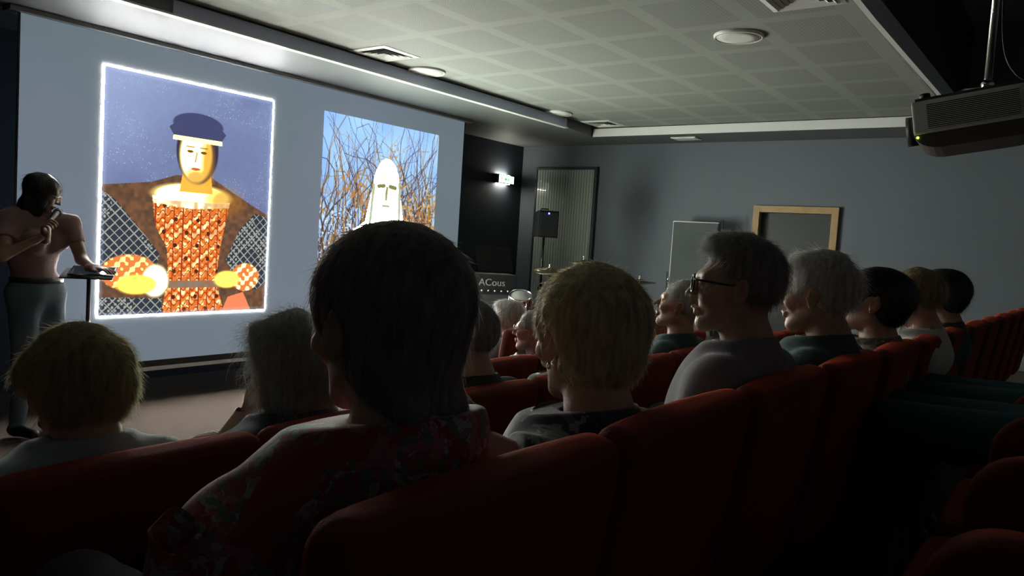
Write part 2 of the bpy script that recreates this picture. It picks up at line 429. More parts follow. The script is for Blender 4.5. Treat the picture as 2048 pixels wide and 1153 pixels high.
def portrait():
    p = Pic(330, 420, 1.27); u, v = p.u, p.v
    n = noise2(p.H, p.W, (9, 7)); n2 = noise2(p.H, p.W, (60, 50))
    p.im[:] = np.array([.44, .49, .64])[None, None]; p.put(n*.7, (.52, .58, .72)); p.put(n2*.35, (.40, .44, .60)); p.put(np.clip(.9-u*1.1-v*1.5, 0, .8), (.60, .66, .80)); p.put(np.clip((v-.2)*.9, 0, .45), (.36, .37, .50))
    p.put((rng.random((p.H, p.W)) > .988)*(n > .45)*.8, (.78, .88, .98))
    # shoulders in brown fur, plain sleeves with a lattice pattern
    fur = p.poly([(.0, .47), (.26, .44), (.40, .40), (.62, .40), (.74, .45), (1., .55), (1., 1.), (0, 1.)])
    p.put(fur, (.33, .25, .20)); p.put(fur*n2*.7, (.55, .37, .25))
    sl = np.maximum(p.poly([(0, .49), (.07, .52), (.21, .64), (.32, .74), (.30, .80), (.16, .78), (0, .86)]), p.poly([(1, .56), (.90, .54), (.80, .62), (.72, .76), (.80, .88), (.93, .90), (1, .86)]))
    sl = np.maximum(sl, p.poly([(0, .92), (.34, .93), (.34, 1), (0, 1)]))
    p.put(sl, (.20, .22, .26))
    lat = (np.abs(np.sin((u*1.0+v*1.27)*62)) < .22) | (np.abs(np.sin((u*1.0-v*1.27)*62)) < .22)
    dots = (np.sin(u*190)*np.sin(v*230) > .35)
    p.put(sl*np.maximum(lat, dots*(n > .5))*.8, (.72, .72, .66))
    # bodice
    bod = p.poly([(.27, .51), (.73, .51), (.68, .70), (.66, .86), (.72, 1), (.34, 1), (.37, .84), (.36, .72), (.29, .62)])
    p.put(bod, (.93, .50, .20)); 
    tri = ((np.sin(u*118)*np.sin(v*150)+.5*np.sin(u*60+v*90) > .25)); p.put(bod*tri, (.98, .86, .60))
    p.put(bod*((np.abs(((u*19) % 1)-.5) < .07) | (np.abs(((v*31+np.sin(u*119)*.35) % 1)-.5) < .10)), (.62, .22, .12))
    p.put(bod*((np.sin(u*48+1)*np.sin(v*56) > .86)), (.25, .12, .12))
    p.put(p.poly([(.36, .855), (.69, .855), (.69, .885), (.37, .885)]), (.52, .48, .42))
    # bare chest and pale neckline
    p.put(p.ell(.50, .485, .235, .055, .2), (1., .90, .48)); p.put(p.poly([(.27, .495), (.50, .515), (.73, .50), (.725, .525), (.50, .54), (.275, .525)]), (.97, .93, .74))
    # neck and a plain face under a plain dark cap
    p.put(p.poly([(.44, .36), (.60, .36), (.62, .47), (.42, .47)]), (.96, .72, .28))
    p.put(p.ell(.52, .285, .125, .145), (.22, .19, .24)); p.put(p.ell(.51, .305, .097, .122, .15), (1., .84, .42)); p.put(p.ell(.49, .30, .06, .09, .9)*.8, (1., .97, .68))
    p.put(p.ell(.585, .33, .035, .09, .9)*.55, (.93, .62, .18)); p.put(p.ell(.51, .40, .05, .03, .9)*.5, (.85, .58, .2)); p.put(bod*n2*.35, (.70, .30, .12)); p.put(p.ell(.70, .50, .10, .06, .9)*.4, (.8, .5, .15))
    for ex in (.475, .555):
        p.put(p.ell(ex, .292, .018, .006, .4), (.45, .28, .12)); p.put(p.seg(ex-.022, .272, ex+.022, .272, .003), (.66, .42, .16))
    p.put(p.seg(.515, .295, .507, .335, .004), (.85, .55, .2)); p.put(p.ell(.51, .366, .027, .006, .4), (.80, .40, .22))
    p.put(p.poly([(.38, .235), (.66, .235), (.69, .20), (.64, .165), (.40, .165), (.35, .20)]), (.27, .28, .42)); p.put(p.ell(.52, .175, .15, .05), (.27, .28, .42))
    p.put(p.poly([(.375, .232), (.665, .232), (.668, .25), (.372, .25)]), (.96, .90, .52))
    # cuffs and resting hands as simple shapes
    p.put(p.ell(.16, .82, .15, .075), (.90, .50, .26)); p.put(p.ell(.16, .82, .15, .075)*tri, (.98, .80, .50)); p.put(p.ell(.30, .855, .075, .07, .2), (1., .97, .70)); p.put(p.ell(.20, .87, .11, .042, .2), (1., .80, .30))
    p.put(p.ell(.85, .84, .095, .065), (.90, .50, .26)); p.put(p.ell(.85, .84, .095, .065)*tri, (.98, .84, .56)); p.put(p.ell(.73, .85, .085, .04, .2), (1., .80, .32))
    p.put(p.poly([(.74, .93), (.84, .91), (.90, 1), (.70, 1)]), (.93, .52, .36))
    e = np.minimum(np.minimum(u, 1-u), np.minimum(v, 1-v)*1.27)
    p.put((e < .0075)*1., (1, 1, 1)); p.put(np.clip((.03-e)/.02, 0, 1)*.35*(e >= .010), (.75, .82, 1))
    return p
def statue():
    p = Pic(240, 290, 1.2); u, v = p.u, p.v; r = np.random.default_rng(3)
    p.im[:] = np.array([.52, .68, .92])[None, None]; p.put(noise2(p.H, p.W, (8, 8), r)*.6, (.72, .88, 1))
    low = np.clip((v-.30)*3-.6*(u < .35)*(v > .4), 0, 1)*np.clip(noise2(p.H, p.W, (26, 24), r)*2.4-.5, 0, 1)
    p.put(low, (.60, .46, .28))
    for k in range(260):
        x, y = r.uniform(-.05, 1.05), r.uniform(.45, 1.05); a = -pi/2+r.normal(0, .35); w = r.uniform(.002, .008)
        c = np.array([.32, .26, .26]) if r.random() < .6 else np.array([.60, .47, .24])
        for s_ in range(7):
            L = r.uniform(.06, .13); x2, y2 = x+cos(a)*L, y+sin(a)*L
            p.put(p.seg(x, y, x2, y2, w)*.9, c*r.uniform(.7, 1.2)); x, y = x2, y2; a += r.normal(0, .4); w *= .78
    lf = noise2(p.H, p.W, (80, 70), r)*noise2(p.H, p.W, (6, 5), r)
    p.put((lf > .50)*(v > .10)*.7, (.70, .46, .24)); p.put((noise2(p.H, p.W, (90, 80), r) > .80)*(u > .5)*(v > .30)*.8, (.85, .70, .38)); p.put((noise2(p.H, p.W, (100, 90), r) > .80)*(u < .5)*(v > .45)*.8, (.80, .88, 1.))
    # plain white stone figure with long hair and a mantle
    dv = .115
    E_ = lambda x, y, a, c, s=.08: p.ell(x, y-dv, a, c, s)
    G_ = lambda a, b_, c, d, w: p.seg(a, b_-dv, c, d-dv, w)
    st = np.maximum.reduce([E_(.53, .46, .118, .165, .05), p.poly([(.41, .335), (.65, .335), (.70, .53), (.84, .63), (.97, .80), (1., 1.1), (0.02, 1.1), (.08, .80), (.20, .60), (.36, .52)])])
    p.put(st, (.97, 1., .93)); p.put(st*np.clip(noise2(p.H, p.W, (14, 12), r)-.45, 0, 1)*.7, (.72, .78, .66))
    for q in ((.42, .44, .40, .66), (.645, .42, .66, .66), (.22, .76, .18, 1.1), (.28, .73, .26, 1.1), (.36, .74, .34, 1.1), (.80, .78, .86, 1.1), (.72, .72, .74, 1.1), (.46, .66, .44, .80), (.60, .66, .61, .80)):
        p.put(G_(*q, .010)*.85, (.60, .64, .50))
    for q in ((.46, .445, .51, .44), (.56, .44, .61, .445)): p.put(G_(*q, .012)*.95, (.45, .45, .25))
    p.put(G_(.535, .45, .53, .51, .010)*.9, (.5, .5, .3)); p.put(G_(.505, .545, .56, .545, .007)*.9, (.6, .6, .4))
    return p
def picture(name, p, x0, x1, z0, z1, gain, hot, label):
    W, H = p.W, p.H
    X, Z = np.meshgrid(np.linspace(x0, x1, W+1), np.linspace(z1, z0, H+1)); V = np.stack([X, np.full_like(X, YS-.004), Z], -1).reshape(-1, 3)
    i = np.arange(H)[:, None]*(W+1)+np.arange(W)[None]
    Q = np.stack([i, i+W+1, i+W+2, i+1], -1).reshape(-1, 4)
    me = qmesh(name, [(V, Q)])
    a = me.attributes.new('picture', 'FLOAT_COLOR', 'FACE')
    c = np.ones((H*W, 4), np.float32); lin = s2l(np.clip(p.im, 0, 1)).reshape(-1, 3)
    # over-exposed whites and yellows get extra emission, added to light room and heads
    k = np.clip((lin.min(1, keepdims=True)-.72)/.2, 0, 1)
    y = np.clip((lin[:, 0:1]-.80)/.2, 0, 1)*np.clip((lin[:, 1:2]-.55)/.2, 0, 1)*(1-k)
    c[:, :3] = lin*(gain + hot*k + 9.0*y*np.array([[1, .85, .45]]))
    a.data.foreach_set('color', c.ravel())
    o = link(name, me, vcol_emit(name+' light', 1.0), scr); loc(o); o['label'] = label
    return o
picture('projected_picture', portrait(), 2.765, 4.255, .695, 2.59, 1.2, 400.0, 'tall projected portrait of a figure in an orange bodice on slate blue')
picture('projected_picture', statue(), 4.825, 6.455, .62, 2.60, 1.35, 88.0, 'projected photograph of a white stone statue among bare branches')

# ================================================================== PEOPLE
def head_sdf(sc=1.0, wide=1.0, chin=1.0, nose=1.0):
    """head in its own frame: +y forwards, origin between the ears, vertex at z=.118, chin at z=-.113"""
    w = wide
    fs = [el((0, -.020, .033), (.074*w, .095, .084)),
          (el((0, .020, -.010), (.064*w, .070, .080)), .03),
          (rc((0, .026, -.055), (0, .066, -.096*chin), .042*w, .019), .03),
          (rc((-.050*w, -.002, -.052), (-.016, .058, -.094*chin), .017), .025),
          (rc((.050*w, -.002, -.052), (.016, .058, -.094*chin), .017), .025),
          (el((-.041*w, .062, -.026), (.022, .020, .018)), .02),
          (el((.041*w, .062, -.026), (.022, .020, .018)), .02),
          (rc((-.040*w, .070, .024), (0, .083, .022), .010), .016),
          (rc((.040*w, .070, .024), (0, .083, .022), .010), .016),
          (rc((0, .086, .014), (0, .108*nose+.0, -.026), .007, .0115), .012),
          (el((-.012, .096, -.030), (.009, .011, .008)), .008),
          (el((.012, .096, -.030), (.009, .011, .008)), .008),
          (rc((0, -.030, -.06), (0, -.055, -.19), .050*w, .056*w), .035)]
    base = uni(fs, .02)
    sock = [el((s*.031, .100, .004), (.017, .018, .012)) for s in (-1, 1)]
    eye = [el((s*.031, .074, .004), (.0135, .013, .0125)) for s in (-1, 1)]
    lid = [rc((s*.043, .080, .008), (s*.020, .085, .009), .0035) for s in (-1, 1)]
    lipu = [rc((-.019, .084, -.062), (0, .094, -.058), .0055), rc((.019, .084, -.062), (0, .094, -.058), .0055)]
    lipl = rc((-.013, .086, -.070), (.013, .086, -.070), .0065)
    slit = rc((-.021, .096, -.065), (.021, .096, -.065), .0022)
    ears = []
    for s in (-1, 1):
        R = rotm(radians(12), 0, s*radians(-24))
        ears.append((el((s*.084*w, -.012, -.004), (.0085, .020, .033), R), el((s*.0925*w, -.006, .002), (.007, .0115, .020), R), rc((s*.074*w, -.004, -.016), (s*.081*w, -.004, -.033), .008, .0078)))
    def f(P):
        d = base(P)
        for q in sock: d = smax(d, -q(P), .012)
        for q in eye: d = smin(d, q(P), .004)
        for q in lid: d = smin(d, q(P), .004)
        for q in lipu: d = smin(d, q(P), .006)
        d = smin(d, lipl(P), .006); d = smax(d, -slit(P), .003)
        for a, b, c in ears:
            e = smin(a(P), c(P), .006); e = smax(e, -b(P), .004); d = smin(d, e, .006)
        return d
    return lambda P: f(P/sc)*sc

def wob(seed, freq, amp, st=(1, 1, 1)):
    r = np.random.default_rng(seed); K = r.normal(0, 1, (6, 3)).astype(np.float32)*freq*np.array(st, np.float32); ph = r.random(6).astype(np.float32)*6.28
    return lambda P: (np.sin(P @ K.T + ph).sum(1)/6*amp).astype(np.float32)

FACECUT = (0, .135, -.045, .074, .085, .112)
def hair_sdf(st, seed):
    S = HAIR[st]
    fs = [el((0, -.020, .033), (.074+S['side'], .095+S['back'], .084+S['top']))]
    for e in S.get('el', ()): fs.append((el(e[:3], e[3:6]), e[6] if len(e) > 6 else .03))
    for e in S.get('rc', ()): fs.append((rc(e[0:3], e[3:6], e[6], e[7]), .02))
    g = uni(fs, .03)
    cuts = [el(S.get('face', FACECUT)[:3], S.get('face', FACECUT)[3:])]
    if not S.get('ears_covered'):
        cuts += [el((s*.090, .004, -.016), (.030, .034, .044)) for s in (-1, 1)]
    neck = S.get('neck', -.075)
    n1 = wob(seed, 75, S.get('lump', .003), (1, 1, .35)); n2 = wob(seed+9, 420, S.get('fine', .0012), (1, 1, .12)); n3 = wob(seed+5, 30, S.get('lump', .003)*1.6)
    def f(P):
        d = g(P) + n1(P) + n2(P) + n3(P)
        for c in cuts: d = smax(d, -c(P), .012)
        # nape line: hair ends lower at the back than in front
        return smax(d, (neck - P[:, 2]) + np.clip(P[:, 1]+.02, 0, .2)*.9, .01)
    return f
HAIR = {
 'smooth_bob': dict(side=.021, back=.024, top=.020, lump=.0022, fine=.0009, neck=-.125, el=[(0, -.045, -.035, .082, .070, .075), (.010, -.075, -.095, .066, .030, .030)],
        rc=[(.050, -.075, -.100, .082, -.070, -.118, .016, .005), (.030, -.09, -.105, .060, -.105, -.124, .016, .004), (-.03, -.09, -.10, -.045, -.105, -.122, .014, .004)], nstr=9000, L=.018, lift=.10),
 'fluffy_short': dict(side=.023, back=.018, top=.022, lump=.0045, neck=-.085, el=[(0, -.05, -.02, .082, .064, .070)], nstr=14000, L=.013, lift=.50),
 'grey_quiff': dict(side=.003, back=.000, top=.016, lump=.005, neck=-.060, el=[(0, .030, .100, .060, .062, .036), (.0, -.045, .070, .064, .058, .050)], nstr=9000, L=.024, lift=.50, face=(0, .135, -.060, .074, .085, .105)),
 'white_short': dict(side=.014, back=.016, top=.018, lump=.005, neck=-.075, el=[(0, .04, .090, .062, .050, .034)], nstr=7000, L=.030, lift=.40),
 'dark_sleek': dict(side=.014, back=.022, top=.012, lump=.0015, fine=.0006, neck=-.085, el=[(0, -.055, -.01, .080, .062, .075)], nstr=3500, L=.03, lift=.12),
 'thin_fair': dict(side=.010, back=.012, top=.012, lump=.003, neck=-.05, nstr=3500, L=.025, lift=.35),
 'tousled_child': dict(side=.020, back=.020, top=.014, lump=.005, neck=-.080, el=[(0, -.045, -.015, .090, .068, .062), (-.080, .0, .02, .034, .055, .055)], nstr=12000, L=.022, lift=.40),
 'curly_long': dict(side=.020, back=.026, top=.026, lump=.014, fine=.002, neck=-.17, ears_covered=True, el=[(0, -.05, -.06, .088, .070, .095), (-.06, 0, -.06, .035, .05, .07)], nstr=8000, L=.060, lift=.50, curl=1),
 'grey_cropped': dict(side=.006, back=.008, top=.009, lump=.002, neck=-.060, nstr=6000, L=.016, lift=.35),
 'long_dark': dict(side=.028, back=.022, top=.014, lump=.003, fine=.001, neck=-.24, ears_covered=True, el=[(0, -.05, -.09, .088, .060, .13), (-.062, .012, -.07, .030, .045, .12), (.062, .012, -.07, .030, .045, .12)], nstr=3000, L=.045, lift=.06, face=(0, .130, -.035, .056, .075, .125)),
}
def strands(pos, quads, st, rng, sc):
    S = HAIR[st]; N = S['nstr']
    a, b, c = pos[quads[:, 0]], pos[quads[:, 1]], pos[quads[:, 2]]
    nrm = np.cross(pos[quads[:, 2]]-a, pos[quads[:, 3]]-b); nrm /= (np.linalg.norm(nrm, axis=1, keepdims=True)+1e-9)
    ctr = (a+c)/2
    if (nrm*(ctr-ctr.mean(0))).sum(1).mean() < 0: nrm = -nrm
    ok = np.where(ctr[:, 2] > S.get('neck', -.075)*sc + .004)[0]
    if not S.get('ears_covered'):
        q_ = ctr[ok]/sc; ok = ok[~((np.abs(q_[:, 0]) > .058) & (q_[:, 1] > -.040) & (q_[:, 1] < .06) & (q_[:, 2] < .034))]
    i = rng.choice(ok, N); p = ctr[i] + rng.normal(0, .0012, (N, 3)); n = nrm[i]
    # comb direction: from the crown outwards and down
    crown = np.array([0, -.045, .13])*sc; fl = p-crown; fl -= n*(fl*n).sum(1, keepdims=True); fl /= (np.linalg.norm(fl, axis=1, keepdims=True)+1e-6)
    d = fl*(1-S['lift']*rng.random((N, 1))) + n*S['lift']*rng.uniform(.2, 1.0, (N, 1)) + rng.normal(0, .22, (N, 3))
    d /= np.linalg.norm(d, axis=1, keepdims=True)
    L = S['L']*sc*rng.uniform(.35, 1.35, (N, 1)); K = 10 if S.get('curl') else 5
    w = rng.uniform(.00035, .0008, (N, 1))*sc
    side = np.cross(d, rng.normal(0, 1, (N, 3))); side /= np.linalg.norm(side, axis=1, keepdims=True)
    bend = np.array([0, 0, -1.0])*rng.uniform(.1, .9, (N, 1)) + rng.normal(0, .35, (N, 3))
    cu = S.get('curl', 0); up = np.cross(side, d); ph = rng.random((N, 1))*6.28
    vs = []
    for k in range(K):
        t = k/(K-1)
        q = p + d*L*t + bend*L*t*t*.55 - n*.002
        if cu: q = q + (side*np.cos(ph+t*11)+up*np.sin(ph+t*11))*.010*t
        ww = w*(1-.85*t); vs += [q-side*ww, q+side*ww]
    V = np.stack(vs, 1).reshape(-1, 3)
    base = (np.arange(N)*2*K)[:, None, None]; kk = (np.arange(K-1)*2)[None, :, None]
    Q = (base+kk+np.array([0, 1, 3, 2])[None, None]).reshape(-1, 4)
    return V.astype(np.float32), Q

def hand_sdf(wrist, dirv, palmn, side, curl=.5, spread=.02):
    """fs for palm and five fingers; dirv towards the fingertips, palmn out of the back of the hand, side=+1 thumb towards +s"""
    w = np.array(wrist, float); d = np.array(dirv, float); d /= np.linalg.norm(d)
    n = np.array(palmn, float); n -= d*(n@d); n /= np.linalg.norm(n); s = np.cross(d, n)*side
    fs = [rc(w, w+d*.03, .024, .028)]
    for k, (o, L) in enumerate(((.028, .070), (.010, .078), (-.009, .072), (-.027, .057))):
        k0 = w+d*.045+s*o*.75; k1 = w+d*.088+s*o
        fs.append((rc(k0, k1, .014, .0105), .012))
        a = k1; ang = 0; seg = [L*.42, L*.32, L*.26]; r = .0092
        for q in range(3):
            ang += curl*(.55, .8, .6)[q]
            b = a + (d*cos(ang) - n*sin(ang))*seg[q] + s*spread*(o/.03)*.15
            fs.append((rc(a, b, r, r*.9), .003)); a = b; r *= .88
    t0 = w+d*.025+s*.026; t1 = t0+(d*.7+s*.55-n*.25)*.036; t2 = t1+(d*.85+s*.1-n*.5*curl)*.032
    fs += [(rc(t0, t1, .0145, .0115), .012), (rc(t1, t2, .0112, .009), .004)]
    return fs

def norm3(v): v = np.array(v, float); return v/np.linalg.norm(v)
M_skin = {}
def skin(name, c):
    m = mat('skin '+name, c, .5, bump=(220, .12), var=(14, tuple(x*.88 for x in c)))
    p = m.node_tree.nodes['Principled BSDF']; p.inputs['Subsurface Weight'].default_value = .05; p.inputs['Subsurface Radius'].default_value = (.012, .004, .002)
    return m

def person(label, root, yaw, head, hrot, hs, style, haircol, skinm, top, topm, botm, shoem=None, J=None, seated=True, seed=1, h=.008, shw=.175, girth=1.0, wide=1.0, longsl=False, group=None, neckcut=.0, extra=None, handcurl=.5, chin=1.0, nose=1.0, folds=.004, arms_bare=True):
    """J: joints in the local frame, the person faces +y. head = centre of the head in the local frame"""
    J = dict(J or {})
    root_e = empty('person', root, yaw); tag(root_e, label, 'person', group)
    H = np.array(head, float); R = rotm(*hrot)
    NB = H + R @ np.array([0, -.042, -.128])*hs + np.array([0, -.004, -.014+J.get('nbz', -.014)])
    if seated:
        J.setdefault('pel', (H[0]*.25, H[1]+.06, .58)); 
    P = np.array(J['pel'], float)
    tw = J.get('twist', 0); sx = np.array([cos(tw), sin(tw), 0])
    tilt = J.get('tilt', 0.0)
    shc = NB + np.array([0, -.0, -.068])
    SL, SR = shc - sx*shw + np.array([0, 0, tilt]), shc + sx*shw - np.array([0, 0, tilt])
    SL = np.array(J.get('shL', SL), float); SR = np.array(J.get('shR', SR), float)
    dflt = {}
    for s, nm, S in ((-1, 'L', SL), (1, 'R', SR)):
        dflt['el'+nm] = S + np.array([s*.05, .07, -.25]); dflt['wr'+nm] = np.array([P[0]+s*.07, P[1]+.19, P[2]+.12])
        dflt['hip'+nm] = P + np.array([s*.09, 0, -.01]); dflt['kn'+nm] = P + np.array([s*.10, .42, .0]); dflt['an'+nm] = np.array([P[0]+s*.10, P[1]+.42, .08])
    for k, v in dflt.items(): J[k] = np.array(J.get(k, v), float)
    g = girth
    mid = (P+NB)/2 + np.array([0, .005, -.03])
    chest = NB*.60 + P*.40 + np.array([0, .012, -.01])
    def torso(e):
        fs = [el(P+np.array([0, -.0, .02]), (.165*g+e, .115*g+e, .12+e)),
              (el(mid, (.135*g+e, .088*g+e, .17+e)), .07),
              (el(chest+np.array([0, .0, .02]), (.155*g+e, .092*g+e, .16+e)), .07),
              (rc(SL*.92+shc*.08, SR*.92+shc*.08, .062+e), .06),
              (rc(shc+np.array([0, -.01, 0]), NB+np.array([0, 0, .03]), .075+e, .058+e*.6), .07)]
        if J.get('bust'): 
            for s in (-1, 1): fs.append((el(chest+np.array([s*.07, .085, .03])@np.eye(3), (.068+e, .062+e, .066+e)), .03))
        return fs
    def upper(e, nm, S): return (rc(S, J['el'+nm], .050+e, .038+e), .04)
    def fore(e, nm): return (rc(J['el'+nm], J['wr'+nm], .037+e, .025+e), .02)
    def leg(e, nm): return [(rc(J['hip'+nm], J['kn'+nm], .088*g+e, .060+e), .06), (rc(J['kn'+nm], J['an'+nm], .056+e, .036+e), .02)]
    hsdf = xf(head_sdf(hs, wide, chin, nose), H, R)
    body = torso(-.002) + [upper(0, 'L', SL), upper(0, 'R', SR), fore(0, 'L'), fore(0, 'R')] + leg(-.004, 'L') + leg(-.004, 'R')
    for nm in 'LR':
        an = J['an'+nm]; body.append((rc(an+np.array([0, -.02, -.035]), an+np.array([0, .13, -.05]), .030, .026), .03))
    full = uni(body + [(hsdf, .015)], .03)
    A = np.array([np.min(x) for x in zip(*[J[k]-.13 for k in J if k[:2] in ('el', 'wr', 'hi', 'kn', 'an')]+[SL-.12, SR-.12, P-.2, H-.02])])
    B = np.array([np.max(x) for x in zip(*[J[k]+.13 for k in J if k[:2] in ('el', 'wr', 'hi', 'kn', 'an')]+[SL+.12, SR+.12, P+.2])])
    A[2] = max(A[2], -.01) if seated else A[2]
    zc = H[2]-.155*hs
    B[2] = zc+.02; hb = max(h*1.4, .011)
    parts = [snet(full, A, B, hb)]
    # the head (and neck) again at fine resolution, overlapping in the neck
    r = .15*hs
    parts.append(snet(uni([hsdf]+[(q if not isinstance(q, tuple) else q[0]) for q in torso(-.002)[3:]], .03), H-np.array([r*.85, r, .19*hs]), H+np.array([r*.85, r, .145*hs]), max(.0032, h*.5)))
    for nm, s in (('L', -1), ('R', 1)):
        w = J['wr'+nm]; dv = norm3(J.get('hd'+nm, w-J['el'+nm])); pn = J.get('hn'+nm, (0, .1, 1))
        hf = uni(hand_sdf(w, dv, pn, J.get('th'+nm, -s), J.get('cu'+nm, handcurl)) + [(rc(w-dv*.05, w, .027, .024), .02)], .01)
        c = w+dv*.08
        parts.append(snet(hf, c-.125, c+.125, .0042))
    link('body', qmesh('body', parts), skinm, root_e)
    # hair: volume and loose strands in one mesh
    if style:
        r = .30 if style in ('long_dark', 'curly_long') else .20
        hp, hq = snet(hair_sdf(style, seed), np.array([-.15, -.17, -r]), np.array([.15, .14, .18]), max(.0033, h*.5))
        sv, sq = strands(hp, hq, style, np.random.default_rng(seed), 1.0)
        tr = lambda v: ((v*hs) @ R.T + H).astype(np.float32)
        link('hair', qmesh('hair', [(tr(hp), hq), (tr(sv), sq)]), haircol, root_e)
    # clothes
    fold = wob(seed+3, 26, folds, (1, 1, .5)); fold2 = wob(seed+4, 60, folds*.35, (1, 1, .4))
    def sleeve(nm, S):
        g_, k_ = upper(.016, nm, S)
        if longsl: return (g_, k_)
        ax = J['el'+nm]-S; L = np.linalg.norm(ax); ax = (ax/L).astype(np.float32); S_ = S.astype(np.float32)
        return (lambda Q: smax(g_(Q), (Q-S_) @ ax - L*J.get('slv', .62), .006), k_)
    ts = torso(.012) + [sleeve('L', SL), sleeve('R', SR)]
    if longsl: ts += [fore(.013, 'L'), fore(.013, 'R')]
    tf = uni(ts, .03)
    ncx = NB + np.array([0, .0, .032+neckcut]); nhole = rc(NB+np.array([0, .012, .028+neckcut]), NB+np.array([0, .0, .09]), .060); nup = np.array([0, .18, 1.0])
    nup = norm3(nup)
    inner = uni([q if not isinstance(q, tuple) else q for q in torso(.004)], .03)
    def tsdf(Q):
        d = tf(Q) + fold(Q) + fold2(Q)
        d = smax(d, (Q-(NB+np.array([0, 0, .040+neckcut]))) @ nup.astype(np.float32), .006)
        d = smax(d, -nhole(Q), .006)
        d = smax(d, J.get('hem', P[2]-.10) - Q[:, 2], .01)
        if longsl:
            for nm in 'LR':
                ax = norm3(J['wr'+nm]-J['el'+nm]); q = Q-J['wr'+nm]; t = q @ ax.astype(np.float32)
                d = smax(d, np.where(((q*q).sum(1) < .02), t+.01, -1), .006)
        return d
    la = np.array([SL-.14, SR-.14, J['elL']-.08, J['elR']-.08, P-.22]+([J['wrL']-.05, J['wrR']-.05] if longsl else [])); lb = np.array([SL+.14, SR+.14, J['elL']+.08, J['elR']+.08, P+.22, NB+.1]+([J['wrL']+.05, J['wrR']+.05] if longsl else []))
    lo, hi = la.min(0), lb.max(0)
    tp = snet(tsdf, lo, hi, h)
    shirt = link(J.get('topname', 'shirt'), qmesh('shirt', [tp]), topm, root_e)
    if botm:
        bf = uni([el(P+np.array([0, 0, .0]), (.172*g, .122*g, .125))] + leg(.010, 'L') + leg(.010, 'R'), .05)
        bsd = lambda Q: smax(bf(Q) + fold(Q)*.6, Q[:, 2]-(P[2]+.09), .006)
        if J.get('legcut'): b0 = bsd; bsd = lambda Q: smax(b0(Q), J['legcut']-Q[:, 2], .006)
        pts = np.array([J[k+n] for k in ('hip', 'kn', 'an') for n in 'LR']+[P])
        link('trousers', qmesh('trousers', [snet(lambda Q: smax(bsd(Q), .05-Q[:, 2], .006), pts.min(0)-.14, pts.max(0)+.14, max(h, .010))]), botm, root_e)
        for nm in 'LR':
            an = J['an'+nm]; c = an
            sf = uni([rc(c+np.array([0, -.03, -.035]), c+np.array([0, .14, -.045]), .038, .033), (rc(c, c+np.array([0, 0, -.03]), .042), .02)], .03)
            link('shoe', qmesh('shoe', [snet(lambda Q: smax(sf(Q), .002-Q[:, 2]+0*Q[:, 0], .004), c+np.array([-.08, -.10, -.09]), c+np.array([.08, .21, .06]), .009)]), shoem or M_black, root_e)
    root_e['hc'] = [float(x) for x in H]
    return root_e, H, R

def glasses(rt, H, R, hs, m, w=.030, hh=.020, thick=.0022, wide=1.0):
    bm = BM(); T = Matrix(((*[float(x) for x in R[0]], H[0]), (*[float(x) for x in R[1]], H[1]), (*[float(x) for x in R[2]], H[2]), (0, 0, 0, 1))) @ Matrix.Scale(hs, 4)
    for s in (-1, 1):
        pts = []
        for k in range(21):
            a = 2*pi*k/20; ca, sa = cos(a), sin(a)
            q = lambda v: math.copysign(abs(v)**.6, v)
            pts.append(T @ Vector((s*.034+w*.82*q(ca), .106-abs(s*.034+w*.82*q(ca))*.14, .002+hh*q(sa))))
        tube(bm, pts, thick, 8, caps=False)
        tube(bm, [T @ Vector(p) for p in ((s*.059, .100, .014), (s*.070, .085, .013), (s*.080*wide, .02, .010), (s*.082*wide, -.008, .012), (s*.080*wide, -.028, -.006))], thick*.9, 8)
    tube(bm, [T @ Vector(p) for p in ((-.011, .105, .008), (0, .107, .011), (.011, .105, .008))], thick, 8)
    g = fin(bm, 'glasses', m, rt, True)
    bm = BM()
    for s in (-1, 1):
        c = bm.verts.new(T @ Vector((s*.034, .1015, .002))); ring = []
        for k in range(20):
            a = 2*pi*k/20; q = lambda v: math.copysign(abs(v)**.6, v)
            ring.append(bm.verts.new(T @ Vector((s*.034+w*.80*q(cos(a)), .106-abs(s*.034+w*.80*q(cos(a)))*.14, .002+hh*.97*q(sin(a))))))
        for k in range(20): bm.faces.new((c, ring[k], ring[(k+1) % 20]))
    fin(bm, 'lens', lens_mat(), g, True)
def lens_mat():
    if 'lens' in MATS: return MATS['lens']
    m = bpy.data.materials.new('lens glass'); m.use_nodes = True; nt = m.node_tree; out = nt.nodes['Material Output']; nt.nodes.remove(nt.nodes['Principled BSDF'])
    t = nt.nodes.new('ShaderNodeBsdfTransparent'); g = nt.nodes.new('ShaderNodeBsdfGlossy'); g.inputs[1].default_value = .03
    f = nt.nodes.new('ShaderNodeFresnel'); f.inputs[0].default_value = 1.5
    nt.links.new(mix_sh(nt, t.outputs[0], g.outputs[0], f.outputs[0]), out.inputs[0]); MATS['lens'] = m; return m

